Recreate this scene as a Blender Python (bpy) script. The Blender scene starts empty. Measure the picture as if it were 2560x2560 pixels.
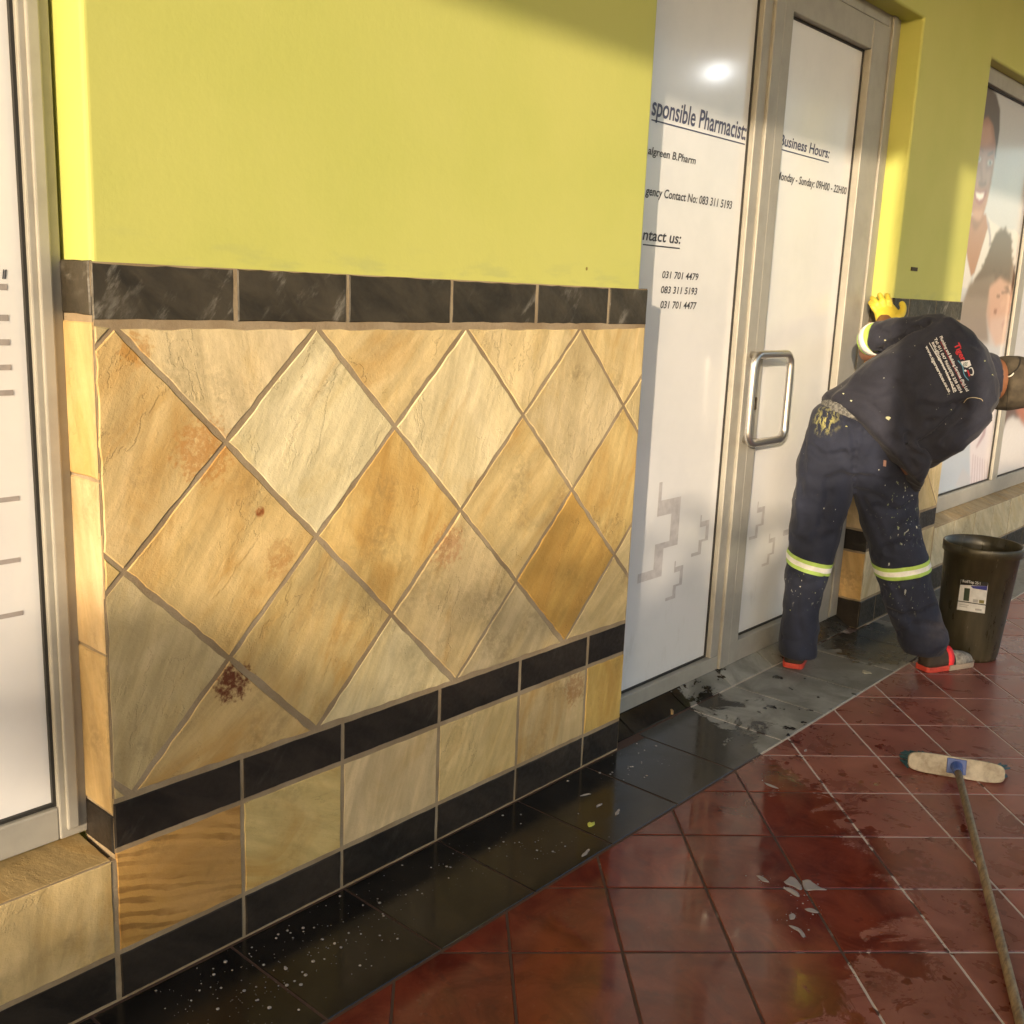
import bpy, bmesh, math, random
import numpy as np
from mathutils import Vector, Matrix, noise as mnoise
from mathutils.bvhtree import BVHTree

scene = bpy.context.scene
COL = scene.collection
R_ = math.radians

# ------------------------------------------------------------------ camera
CAM = Vector((0.0, -2.0, 1.6126))
YAW, PITCH, ROLL, FPX = 0.71809427, -0.20886167, 0.04136739, 2600.32
fw = Vector((math.cos(YAW)*math.cos(PITCH), math.sin(YAW)*math.cos(PITCH), math.sin(PITCH)))
rt0 = Vector((math.sin(YAW), -math.cos(YAW), 0)); up0 = rt0.cross(fw)
RT = rt0*math.cos(ROLL) + up0*math.sin(ROLL)
UP = -rt0*math.sin(ROLL) + up0*math.cos(ROLL)
FW = fw
cd_ = bpy.data.cameras.new('camera'); cam = bpy.data.objects.new('camera', cd_); COL.objects.link(cam)
cam.matrix_world = Matrix(((RT.x, UP.x, -FW.x, CAM.x), (RT.y, UP.y, -FW.y, CAM.y), (RT.z, UP.z, -FW.z, CAM.z), (0, 0, 0, 1)))
cd_.sensor_width = 36; cd_.lens = 36*FPX/2560; cd_.clip_end = 2000; cd_.clip_start = 0.05
scene.camera = cam

# ------------------------------------------------------------------ light
SUN_EL = R_(11.0); SUN_TRAVEL = Vector((2.07, 1.0, 0)).normalized()
sd = Vector((SUN_TRAVEL.x*math.cos(SUN_EL), SUN_TRAVEL.y*math.cos(SUN_EL), -math.sin(SUN_EL)))
w = bpy.data.worlds.new('World'); scene.world = w; w.use_nodes = True
nt = w.node_tree; bg = nt.nodes['Background']
sky = nt.nodes.new('ShaderNodeTexSky'); sky.sky_type = 'NISHITA'; sky.sun_disc = False
sky.sun_elevation = SUN_EL; sky.sun_rotation = math.atan2(-SUN_TRAVEL.x, -SUN_TRAVEL.y)
sky.air_density = 1.0; sky.dust_density = 3.0
nt.links.new(sky.outputs[0], bg.inputs[0]); bg.inputs[1].default_value = 0.15
sl = bpy.data.lights.new('sun', 'SUN'); sl.energy = 2.0; sl.angle = R_(0.6); sl.color = (1.0, 0.80, 0.56)
sun = bpy.data.objects.new('sun', sl); COL.objects.link(sun)
sun.rotation_euler = sd.to_track_quat('-Z', 'Y').to_euler(); sun.location = (-8, -6, 6)
scene.view_settings.view_transform = 'Standard'; scene.view_settings.look = 'None'
scene.view_settings.gamma = 1; scene.view_settings.exposure = 1.46

# ------------------------------------------------------------------ helpers
def pray(px, py): return FW + RT*((px-1280)/FPX) - UP*((py-1280)/FPX)
def on_y(px, py, Y):
    r = pray(px, py); return CAM + r*((Y-CAM.y)/r.y)
def on_z(px, py, Z=0.0):
    r = pray(px, py); return CAM + r*((Z-CAM.z)/r.z)
def at_d(px, py, d): return CAM + pray(px, py)*d
def to_px(P):
    v = Vector(P)-CAM; z = v.dot(FW); return 1280+FPX*v.dot(RT)/z, 1280-FPX*v.dot(UP)/z

def empty(name, loc, label=None, cat=None, group=None):
    o = bpy.data.objects.new(name, None); COL.objects.link(o); o.location = loc; o.empty_display_size = 0.1
    tag(o, label, cat, group); return o
def tag(o, label=None, cat=None, group=None, kind=None):
    if label: o['label'] = label
    if cat: o['category'] = cat
    if group: o['group'] = group
    if kind: o['kind'] = kind
    return o
def child(o, parent):
    o.parent = parent; o.matrix_parent_inverse = Matrix.Translation(parent.location).inverted()
def link(name, src, mat, parent=None, smooth=False, bevel=0.0, segs=2):
    if isinstance(src, bmesh.types.BMesh):
        me = bpy.data.meshes.new(name); src.to_mesh(me); src.free()
    else: me = src
    for m in (mat if isinstance(mat, (list, tuple)) else [mat]): me.materials.append(m)
    if smooth: me.polygons.foreach_set('use_smooth', [True]*len(me.polygons))
    o = bpy.data.objects.new(name, me); COL.objects.link(o)
    if parent: child(o, parent)
    if bevel:
        b = o.modifiers.new('bevel', 'BEVEL'); b.width = bevel; b.segments = segs; b.limit_method = 'ANGLE'; b.angle_limit = R_(40)
    return o
def BM(): return bmesh.new()
def box(bm, x0, x1, y0, y1, z0, z1):
    vs = [bm.verts.new((x, y, z)) for x in (x0, x1) for y in (y0, y1) for z in (z0, z1)]
    for f in ((0,1,3,2),(4,6,7,5),(0,4,5,1),(2,3,7,6),(0,2,6,4),(1,5,7,3)): bm.faces.new([vs[i] for i in f])
def quad(bm, pts): return bm.faces.new([bm.verts.new(p) for p in pts])
def rings(bm, rs, cap=True, mat_index=0):
    """rs: list of rings, each a list of Vectors with the same count"""
    vr = [[bm.verts.new(p) for p in r] for r in rs]
    n = len(vr[0])
    for a, b in zip(vr, vr[1:]):
        for i in range(n):
            f = bm.faces.new((a[i], a[(i+1) % n], b[(i+1) % n], b[i])); f.material_index = mat_index
    if cap:
        bm.faces.new(list(reversed(vr[0]))); bm.faces.new(vr[-1])
    return vr
def ellring(c, u, v, n=24, pw=1.0):
    out = []
    for i in range(n):
        a = 2*math.pi*i/n; ca, sa = math.cos(a), math.sin(a)
        if pw != 1.0:
            ca = math.copysign(abs(ca)**pw, ca); sa = math.copysign(abs(sa)**pw, sa)
        out.append(Vector(c) + u*ca + v*sa)
    return out
def tube(bm, pts, rad, n=12, cap=True):
    """round tube through points with parallel transported frame; rad float or list"""
    pts = [Vector(p) for p in pts]; rs = []
    if not isinstance(rad, (list, tuple)): rad = [rad]*len(pts)
    t0 = (pts[1]-pts[0]).normalized(); u = t0.orthogonal().normalized()
    for i, p in enumerate(pts):
        t = ((pts[min(i+1, len(pts)-1)]-p).normalized() + (p-pts[max(i-1, 0)]).normalized()).normalized()
        u = (u - t*u.dot(t)).normalized(); v = t.cross(u)
        rs.append(ellring(p, u*rad[i], v*rad[i], n))
    return rings(bm, rs, cap)
def smooth_path(pts, k=4):
    pts = [Vector(p) for p in pts]; out = []
    for i in range(len(pts)-1):
        p0 = pts[max(i-1, 0)]; p1 = pts[i]; p2 = pts[i+1]; p3 = pts[min(i+2, len(pts)-1)]
        for j in range(k):
            t = j/k
            out.append(0.5*((2*p1)+(p2-p0)*t+(2*p0-5*p1+4*p2-p3)*t*t+(-p0+3*p1-3*p2+p3)*t**3))
    out.append(pts[-1]); return out
def srgb(r, g, b):
    f = lambda c: (c/255/12.92) if c/255 <= 0.04045 else ((c/255+0.055)/1.055)**2.4
    return (f(r), f(g), f(b), 1)

# ------------------------------------------------------------------ materials
class N:
    def __init__(s, name):
        s.m = bpy.data.materials.new(name); s.m.use_nodes = True; s.t = s.m.node_tree
        s.b = s.t.nodes['Principled BSDF']; s.o = s.t.nodes['Material Output']
        s.geo = None
    def n(s, typ, **kw):
        x = s.t.nodes.new('ShaderNode'+typ)
        for k, v in kw.items(): setattr(x, k, v)
        return x
    def l(s, a, b): s.t.links.new(a, b)
    def inp(s, sock, v):
        if isinstance(v, (int, float, tuple, list, Vector)): sock.default_value = v
        else: s.l(v, sock)
    def pos(s):
        if not s.geo: s.geo = s.n('NewGeometry')
        return s.geo.outputs['Position']
    def attr(s, name): return s.n('Attribute', attribute_name=name)
    def mapping(s, vec, scale=(1,1,1), loc=(0,0,0), rot=(0,0,0)):
        x = s.n('Mapping'); s.l(vec, x.inputs[0]); x.inputs['Scale'].default_value = scale
        x.inputs['Location'].default_value = loc; x.inputs['Rotation'].default_value = rot; return x.outputs[0]
    def noise(s, vec, scale=5, detail=4, rough=.55, dist=0, out=0):
        x = s.n('TexNoise'); s.l(vec, x.inputs['Vector']); x.inputs['Scale'].default_value = scale
        x.inputs['Detail'].default_value = detail; x.inputs['Roughness'].default_value = rough; x.inputs['Distortion'].default_value = dist
        return x.outputs[out]
    def math(s, op, a, b=0, c=0, clamp=False):
        x = s.n('Math', operation=op, use_clamp=clamp); s.inp(x.inputs[0], a); s.inp(x.inputs[1], b); s.inp(x.inputs[2], c); return x.outputs[0]
    def ramp(s, v, a, b, lo=0, hi=1):
        x = s.n('MapRange', interpolation_type='SMOOTHSTEP'); s.l(v, x.inputs[0])
        for i, q in enumerate((a, b, lo, hi)): x.inputs[i+1].default_value = q
        return x.outputs[0]
    def mix(s, f, a, b, mode='MIX'):
        x = s.n('Mix', data_type='RGBA', blend_type=mode); s.inp(x.inputs[0], f); s.inp(x.inputs[6], a); s.inp(x.inputs[7], b); return x.outputs[2]
    def vdist(s, vec, c):
        x = s.n('VectorMath', operation='DISTANCE'); s.l(vec, x.inputs[0]); x.inputs[1].default_value = c; return x.outputs['Value']
    def spot(s, c, r, soft=.5, wob=.4, wscale=60, vec=None):
        d = s.vdist(vec or s.pos(), c)
        nz = s.noise(vec or s.pos(), wscale, 4)
        d2 = s.math('ADD', s.math('DIVIDE', d, r), s.math('MULTIPLY', s.math('SUBTRACT', nz, .5), wob*2))
        return s.ramp(d2, 1-soft, 1+soft*.3, 1, 0)
    def bump(s, h, strength=.5, dist=.01, normal=None):
        x = s.n('Bump'); x.inputs['Strength'].default_value = strength; x.inputs['Distance'].default_value = dist
        s.l(h, x.inputs['Height'])
        if normal: s.l(normal, x.inputs['Normal'])
        return x.outputs[0]
    def set(s, **kw):
        for k, v in kw.items(): s.inp(s.b.inputs[k.replace('_', ' ')], v)
        return s.m

def plain(name, col, rough=.5, metal=0, **kw):
    """plain coat with slight mottling"""
    s = N(name); nz = s.noise(s.pos(), 35, 5)
    c = s.mix(s.ramp(nz, .3, .7), tuple(x*.88 for x in col[:3])+(1,), tuple(min(1, x*1.07) for x in col[:3])+(1,))
    s.set(Base_Color=c, Roughness=s.ramp(nz, .3, .7, rough*.9, min(1, rough*1.12)), Metallic=metal)
    for k, v in kw.items(): s.set(**{k: v})
    return s.m

def mat_stone():
    s = N('sandstone_tile')
    uv = s.attr('suv').outputs['Vector']; tint = s.attr('tint').outputs['Color']; org = s.attr('orng').outputs['Fac']
    st = s.noise(s.mapping(uv, (9, 1.6, 1)), 2.2, 8, .62, .4)
    st2 = s.noise(s.mapping(uv, (3, 1.2, 1)), 2.0, 5, .6, 1.0)
    fine = s.noise(uv, 55, 5, .7)
    blot = s.noise(uv, 4.5, 6, .62, .5)
    c = s.mix(s.ramp(st, .32, .7), (.80, .78, .72, 1), (1.10, 1.08, 1.02, 1))
    c = s.mix(1.0, tint, c, 'MULTIPLY')
    pat = s.noise(s.mapping(uv, (1.6, 1, 1)), 3.3, 7, .6, .7)
    c = s.mix(s.ramp(pat, .50, .62, 0, .55), c, s.mix(1.0, c, (1.18, 1.2, 1.3, 1), 'MULTIPLY'))
    c = s.mix(s.ramp(pat, .48, .34, 0, .5), c, s.mix(1.0, c, (.90, .82, .64, 1), 'MULTIPLY'))
    om = s.math('MULTIPLY', s.ramp(s.math('ADD', st2, s.math('MULTIPLY', org, .30)), .56, .88), .80)
    c = s.mix(om, c, (.47, .265, .065, 1))
    om2 = s.ramp(s.math('ADD', st2, s.math('MULTIPLY', org, .30)), .84, 1.0, 0, .5)
    c = s.mix(om2, c, (.24, .10, .022, 1))
    wv = s.n('TexWave', wave_type='BANDS', bands_direction='X'); s.l(s.mapping(uv, (1, .35, 1)), wv.inputs[0]); wv.inputs['Scale'].default_value = 11; wv.inputs['Distortion'].default_value = 11; wv.inputs['Detail'].default_value = 6; wv.inputs['Detail Scale'].default_value = .8
    wm = s.math('MULTIPLY', s.ramp(org, .84, .9), s.math('MULTIPLY', s.ramp(wv.outputs['Fac'], .38, .8), s.ramp(st2, .28, .5)))
    c = s.mix(s.math('MULTIPLY', s.math('MULTIPLY', wm, s.ramp(st, .35, .6)), .58), c, (.13, .055, .016, 1))
    # grey-brown dirt bloom
    dm = s.math('MULTIPLY', s.ramp(blot, .50, .74), s.ramp(fine, .36, .60), clamp=True)
    c = s.mix(s.math('MULTIPLY', dm, .38), c, (.15, .115, .055, 1))
    # thin contour cracks
    ct = s.math('ABSOLUTE', s.math('SUBTRACT', s.noise(s.mapping(uv, (2.2, 1.1, 1)), 2.1, 9, .62, .3), .565))
    crack = s.math('MULTIPLY', s.ramp(ct, .0, .0035, 1, 0), s.ramp(s.noise(uv, 3.1, 2), .52, .64))
    c = s.mix(s.math('MULTIPLY', crack, .55), c, (.10, .06, .02, 1))
    # rust marks that sit on particular tiles
    P = s.pos()
    def pp(x, y): return tuple(on_y(x*2560/1932, y*2560/1932, 0))
    for (x, y, r, wob, col, amt) in ((440, 1287, .042, .55, (.11, .022, .008, 1), .95), (490, 965, .011, .25, (.26, .07, .015, 1), .9),
                                 (528, 1048, .035, .8, (.36, .15, .03, 1), .35), (528, 1075, .03, .8, (.36, .15, .03, 1), .3),
                                 (385, 850, .06, .7, (.42, .17, .03, 1), .6), (845, 1030, .05, .7, (.40, .15, .05, 1), .45),
                                 (1085, 1300, .045, .8, (.35, .13, .03, 1), .5), (255, 660, .03, .8, (.45, .2, .03, 1), .55)):
        c = s.mix(s.math('MULTIPLY', s.math('MULTIPLY', s.spot(pp(x, y), r*1.25, .35, wob*1.5, 75), s.ramp(fine, .30, .55)), amt), c, col)
    terr = s.ramp(s.noise(s.mapping(uv, (2.2, 1.1, 1)), 2.1, 9, .62, .3), .56, .572)
    h = s.math('ADD', s.math('MULTIPLY', st, .38), s.math('ADD', s.math('MULTIPLY', fine, .34), s.math('MULTIPLY', terr, .20)))
    return s.set(Base_Color=c, Roughness=s.ramp(fine, .3, .7, .55, .8), Normal=s.bump(h, .5, .012), Specular_IOR_Level=.3)

def mat_slate(name, base, scuff):
    s = N(name); uv = s.attr('suv').outputs['Vector']; tint = s.attr('tint').outputs['Color']
    st = s.noise(s.mapping(uv, (4, 1.5, 1)), 3, 8, .62, .5); fine = s.noise(uv, 60, 4, .7); big = s.noise(uv, 5, 3)
    c = s.mix(s.ramp(st, .3, .7), tuple(x*.6 for x in base)+(1,), tuple(x*1.5 for x in base)+(1,))
    c = s.mix(1.0, c, tint, 'MULTIPLY')
    sc = s.math('MULTIPLY', s.ramp(s.noise(s.mapping(uv, (1.4, 4, 1)), 6, 6, .7), .50, .70), s.ramp(big, .47, .62))
    c = s.mix(s.math('MULTIPLY', sc, scuff), c, (.33, .31, .27, 1))
    h = s.math('ADD', s.math('MULTIPLY', st, .7), s.math('MULTIPLY', fine, .12))
    return s.set(Base_Color=c, Roughness=s.ramp(fine, .3, .7, .38, .6), Normal=s.bump(h, .45, .009), Specular_IOR_Level=.35)

def wetness(s):
    """0 dry .. 1 wet, from world position: where the cleaning water was thrown"""
    P = s.pos(); x = s.n('SeparateXYZ'); s.l(P, x.inputs[0])
    nz = s.noise(P, 5.5, 8, .68, .6); nz2 = s.noise(P, 2.0, 3)
    # limit of the wet area runs diagonally: wet where X + .55*|Y| stays small near the wall
    lim = s.math('ADD', x.outputs[0], s.math('MULTIPLY', x.outputs[1], -.62))
    v = s.math('SUBTRACT', 3.60, lim)
    far = s.math('ADD', x.outputs[1], 1.25)      # fades out away from the wall
    v = s.math('MINIMUM', v, s.math('MULTIPLY', far, 1.4))
    v = s.math('ADD', v, s.math('MULTIPLY', s.math('SUBTRACT', nz, .5), 1.7))
    wet = s.ramp(v, -.03, .08)
    # dark splash spots beyond
    sp = s.noise(P, 13, 3, .5); sp2 = s.ramp(sp, .64, .665)
    sp3 = s.math('MULTIPLY', sp2, s.ramp(lim, 4.9, 4.0))
    # water standing by the far pier
    pud = s.spot((4.86, -.16, 0), .33, .12, .55, 9)
    return s.math('MAXIMUM', s.math('MAXIMUM', wet, sp3), s.math('MULTIPLY', pud, .8)), nz, nz2

def mat_redtile():
    s = N('red_floor_tile'); P = s.pos(); wet, nz, nz2 = wetness(s); tint = s.attr('tint').outputs['Color']
    fine = s.noise(P, 45, 6, .7); cl = s.noise(s.mapping(P, (1, 1, 1), rot=(0, 0, .8)), 7, 6, .65, .8)
    dry = s.mix(s.ramp(cl, .3, .72), (.19, .054, .040, 1), (.315, .112, .082, 1))
    wt = s.mix(s.ramp(cl, .3, .7), (.10, .016, .009, 1), (.205, .041, .021, 1))
    c = s.mix(wet, dry, wt); c = s.mix(1.0, c, tint, 'MULTIPLY')
    c = s.mix(s.math('MULTIPLY', s.ramp(fine, .56, .75), .22), c, (.26, .13, .10, 1))
    stn = s.math('MULTIPLY', s.ramp(s.noise(P, 16, 3), .63, .67), .45); c = s.mix(stn, c, (.08, .02, .014, 1))
    rdry = s.ramp(cl, .3, .7, .24, .38); rwet = s.ramp(nz, .4, .62, .05, .20)
    r = s.n('Mix', data_type='FLOAT'); s.l(wet, r.inputs[0]); s.l(rdry, r.inputs[2]); s.l(rwet, r.inputs[3])
    h = s.math('ADD', s.math('MULTIPLY', cl, .5), s.math('MULTIPLY', fine, .15))
    hw = s.math('MULTIPLY', h, s.ramp(wet, 0, 1, 1, .25))
    return s.set(Base_Color=c, Roughness=r.outputs[0], Normal=s.bump(hw, .25, .004), Specular_IOR_Level=.5)

def mat_darktile():
    s = N('dark_slate_floor'); P = s.pos(); wet, nz, nz2 = wetness(s); tint = s.attr('tint').outputs['Color']
    fine = s.noise(P, 50, 6, .7); cl = s.noise(P, 6, 6, .65, .6)
    dry = s.mix(s.ramp(cl, .3, .72), (.14, .14, .125, 1), (.30, .30, .275, 1))
    wt = s.mix(s.ramp(cl, .3, .7), (.008, .007, .006, 1), (.022, .019, .016, 1))
    c = s.mix(wet, dry, wt); c = s.mix(1.0, c, tint, 'MULTIPLY')
    r = s.n('Mix', data_type='FLOAT'); s.l(wet, r.inputs[0]); s.l(s.ramp(cl, .3, .7, .45, .65), r.inputs[2]); s.l(s.ramp(nz, .4, .65, .10, .26), r.inputs[3])
    h = s.math('MULTIPLY', s.math('ADD', s.math('MULTIPLY', cl, .6), s.math('MULTIPLY', fine, .2)), s.ramp(wet, 0, 1, 1, .3))
    return s.set(Base_Color=c, Roughness=r.outputs[0], Normal=s.bump(h, .3, .006))

def mat_grout_floor():
    s = N('floor_grout'); wet, nz, nz2 = wetness(s); fine = s.noise(s.pos(), 30, 4)
    v = s.ramp(s.math('ADD', s.math('MULTIPLY', wet, .8), s.math('MULTIPLY', s.math('SUBTRACT', s.noise(s.pos(), 9, 5), .5), 1.2)), .40, .66)
    c = s.mix(v, s.mix(fine, (.50, .45, .40, 1), (.66, .60, .55, 1)), (.075, .042, .032, 1))
    return s.set(Base_Color=c, Roughness=.8)

def mat_mortar():
    s = N('wall_mortar'); fine = s.noise(s.pos(), 90, 5, .7); big = s.noise(s.pos(), 6, 4)
    c = s.mix(s.ramp(big, .3, .7), (.27, .20, .12, 1), (.42, .34, .23, 1))
    c = s.mix(s.math('MULTIPLY', fine, .5), c, (.17, .115, .06, 1))
    return s.set(Base_Color=c, Roughness=.9, Normal=s.bump(fine, .5, .004))

def mat_plaster():
    s = N('lime_yellow_plaster'); P = s.pos()
    a = s.noise(P, 26, 3, .5); b = s.noise(P, 110, 3, .6); big = s.noise(P, 2.2, 4)
    c = s.mix(s.ramp(big, .3, .7), (.51, .53, .14, 1), (.565, .565, .16, 1))
    # thin grey wash marks low on the wall above the slate band
    x = s.n('SeparateXYZ'); s.l(P, x.inputs[0])
    low = s.ramp(x.outputs[2], 1.64, 1.74, 1, 0)
    mk = s.math('MULTIPLY', low, s.ramp(s.noise(s.mapping(P, (2.5, 1, 10)), 2.5, 5), .48, .68))
    c = s.mix(s.math('MULTIPLY', mk, .5), c, (.40, .43, .17, 1))
    for (px, py, r) in ((1107*1.325, 507*1.325, .006), (1724*1.325, 830, .004)):
        c = s.mix(s.spot(tuple(on_y(px, py, .012)), r, .3, .2), c, (.2, .13, .02, 1))
    brush = s.noise(s.mapping(P, (6, 6, 1.2)), 9, 4, .6)
    h = s.math('ADD', s.math('ADD', s.math('MULTIPLY', a, .5), s.math('MULTIPLY', b, .22)), s.math('MULTIPLY', brush, .16))
    c = s.mix(s.math('MULTIPLY', s.ramp(s.noise(P, 1.1, 6, .6), .4, .68), .22), c, (.47, .50, .16, 1))
    return s.set(Base_Color=c, Roughness=.55, Normal=s.bump(h, .18, .008), Specular_IOR_Level=.3)

def mat_alu():
    s = N('champagne_aluminium'); P = s.pos()
    st = s.noise(s.mapping(P, (60, 60, 1.5)), 4, 4, .6); d = s.noise(P, 8, 6, .65)
    c = s.mix(s.ramp(d, .35, .75), (.39, .375, .335, 1), (.33, .315, .28, 1))
    return s.set(Base_Color=c, Metallic=.2, Roughness=s.ramp(st, .3, .7, .5, .58))

def mat_film():
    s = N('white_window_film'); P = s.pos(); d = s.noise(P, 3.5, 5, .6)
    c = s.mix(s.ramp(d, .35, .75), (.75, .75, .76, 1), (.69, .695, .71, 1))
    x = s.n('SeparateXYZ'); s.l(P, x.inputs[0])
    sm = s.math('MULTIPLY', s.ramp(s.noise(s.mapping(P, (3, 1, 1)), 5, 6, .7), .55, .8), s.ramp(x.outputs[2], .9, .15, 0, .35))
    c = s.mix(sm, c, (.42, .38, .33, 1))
    return s.set(Base_Color=c, Roughness=.32, Coat_Weight=.6, Coat_Roughness=.115, Normal=s.bump(s.noise(P, 1.3, 2), .03, .02))

def mat_cloth(name, base, splat=True):
    s = N(name); P = s.pos()
    weave = s.noise(P, 420, 2); fold = s.noise(s.mapping(P, (1, 1, .6)), 16, 5, .55, .8); worn = s.noise(P, 7, 5, .6)
    c = s.mix(s.ramp(worn, .35, .75), base, tuple(min(1, q*1.7+.004) for q in base[:3])+(1,))
    c = s.mix(s.math('MULTIPLY', s.ramp(weave, .4, .7), .25), c, tuple(min(1, q*2.2+.01) for q in base[:3])+(1,))
    if splat:
        m1 = s.math('MULTIPLY', s.ramp(s.noise(s.mapping(P, (1, 1, .55)), 68, 2, .5), .735, .76), s.ramp(s.noise(P, 6, 3), .47, .58))
        c = s.mix(s.math('MULTIPLY', m1, .85), c, (.62, .62, .55, 1))
        m2 = s.math('MULTIPLY', s.ramp(s.noise(s.mapping(P, (.8, .8, 1.4), loc=(3, 1, 2)), 40, 2, .5), .755, .775), s.ramp(s.noise(P, 5, 2), .5, .6))
        c = s.mix(s.math('MULTIPLY', m2, .8), c, (.50, .52, .22, 1))
    h = s.math('ADD', s.math('MULTIPLY', fold, 1.0), s.math('MULTIPLY', weave, .03))
    return s, c, h

M = dict(stone=mat_stone(), slate=mat_slate('grey_slate_tile', (.041, .035, .025), .6), slate2=mat_slate('black_slate_tile', (.023, .0185, .015), .08),
         red=mat_redtile(), dark=mat_darktile(), fgrout=mat_grout_floor(), mortar=mat_mortar(), plaster=mat_plaster(), alu=mat_alu(), film=mat_film())
M['gasket'] = plain('black_rubber_gasket', (.02, .019, .017), .6)
s_ = N('brushed_steel'); s_.set(Base_Color=(.74, .71, .66, 1), Metallic=1.0, Roughness=.36); M['steel'] = s_.m
M['ink'] = plain('dark_navy_lettering', (.035, .035, .05), .4)
M['inkblue'] = plain('blue_grey_lettering', (.055, .06, .13), .4)
M['greyink'] = plain('grey_print', (.52, .50, .51), .35)
M['greyline'] = plain('grey_line_print', (.35, .32, .31), .35)
M['ceil'] = plain('white_ceiling_board', (.55, .53, .48), .8)
M['concrete'] = plain('painted_concrete', (.45, .42, .33), .8)
M['asphalt'] = plain('asphalt', (.07, .068, .064), .9)

# ------------------------------------------------------------------ tiles
def clip_poly(poly, x0, x1, y0, y1):
    def cut(p, inside, inter):
        out = []
        for i in range(len(p)):
            a, b = p[i], p[(i+1) % len(p)]
            ia, ib = inside(a), inside(b)
            if ia: out.append(a)
            if ia != ib: out.append(inter(a, b))
        return out
    for ax, lim, sg in ((0, x0, 1), (0, x1, -1), (1, y0, 1), (1, y1, -1)):
        def ins(q): return (q[ax]-lim)*sg >= 0
        def itx(a, b):
            t = (lim-a[ax])/(b[ax]-a[ax]); return (a[0]+(b[0]-a[0])*t, a[1]+(b[1]-a[1])*t)
        if poly: poly = cut(poly, ins, itx)
    return poly
def area(p): return .5*sum(p[i][0]*p[(i+1) % len(p)][1]-p[(i+1) % len(p)][0]*p[i][1] for i in range(len(p)))
def inset_poly(p, d):
    out = []; n = len(p)
    for i in range(n):
        a, b, c = Vector(p[i-1]), Vector(p[i]), Vector(p[(i+1) % n])
        e1 = (b-a).normalized(); e2 = (c-b).normalized()
        n1 = Vector((-e1.y, e1.x)); n2 = Vector((-e2.y, e2.x))
        m = (n1+n2); L = m.length
        if L < 1e-4: out.append(tuple(b+n1*d)); continue
        m /= L; out.append(tuple(b + m*(d/max(.35, m.dot(n1)))))
    return out
def tile_layers(bm):
    return (bm.verts.layers.float_vector.new('suv'), bm.verts.layers.float_color.new('tint'), bm.verts.layers.float.new('orng'))
def add_tile(bm, L, poly, o, u, v, n, thick=.012, gap=.005, bev=.003, jit=.0012, tint=(1, 1, 1), orng=0., ang=0., seed=0, step=.03):
    pp = []
    for q in poly:
        if not pp or (Vector(q)-Vector(pp[-1])).length > .014: pp.append(q)
    while len(pp) > 2 and (Vector(pp[0])-Vector(pp[-1])).length < .014: pp.pop()
    poly = pp
    if len(poly) < 3: return
    if area(poly) < 0: poly = poly[::-1]
    if abs(area(poly)) < .0006: return
    poly = inset_poly(poly, gap)
    if area(poly) < .0003: return
    rng = random.Random(seed); dense = []
    for i in range(len(poly)):
        a, b = Vector(poly[i]), Vector(poly[(i+1) % len(poly)])
        k = max(1, int((b-a).length/step)); e = (b-a).normalized() if (b-a).length > 1e-6 else Vector((1, 0)); nn = Vector((-e.y, e.x))
        for j in range(k):
            q = a.lerp(b, j/k)
            if j and jit: q = q + nn*rng.uniform(-jit*.5, jit*1.5)
            dense.append(tuple(q))
    inner = inset_poly(dense, bev)
    off = Vector((rng.uniform(0, 40), rng.uniform(0, 40), rng.uniform(0, 40)))
    ca, sa = math.cos(ang), math.sin(ang); lift = rng.uniform(-.0012, .0012) if jit else 0
    vr = []
    for ring, d in ((dense, -thick), (dense, -bev+lift), (inner, lift)):
        row = []
        for q in ring:
            x = bm.verts.new(o + u*q[0] + v*q[1] + n*d)
            x[L[0]] = (ca*q[0]+sa*q[1]+off.x, -sa*q[0]+ca*q[1]+off.y, off.z); x[L[1]] = (*tint, 1); x[L[2]] = orng
            row.append(x)
        vr.append(row)
    k = len(dense)
    for a, b in zip(vr, vr[1:]):
        for i in range(k): bm.faces.new((a[i], a[(i+1) % k], b[(i+1) % k], b[i]))
    f = bm.faces.new(vr[-1])
def rect(x0, x1, y0, y1): return [(x0, y0), (x1, y0), (x1, y1), (x0, y1)]
WX, WZ, WN = Vector((1, 0, 0)), Vector((0, 0, 1)), Vector((0, -1, 0))
O0 = Vector((0, 0, 0))
SAND = [(.60, .50, .31), (.66, .57, .38), (.56, .44, .23), (.52, .44, .28), (.62, .48, .25), (.50, .40, .22)]

# ------------------------------------------------------------------ ground
YB = -.383
TH0, TH1, THZ = .035, .125, .05
bm = BM(); quad(bm, [(-400, -400, -.06), (400, -400, -.06), (400, 400, -.06), (-400, 400, -.06)])
tag(link('car_park_ground', bm, M['asphalt']), kind='structure')
bm = BM(); box(bm, -16, 16, -4.3, .4, -.09, -.0022)
tag(link('walkway_grout', bm, M['fgrout']), kind='structure')
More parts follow.
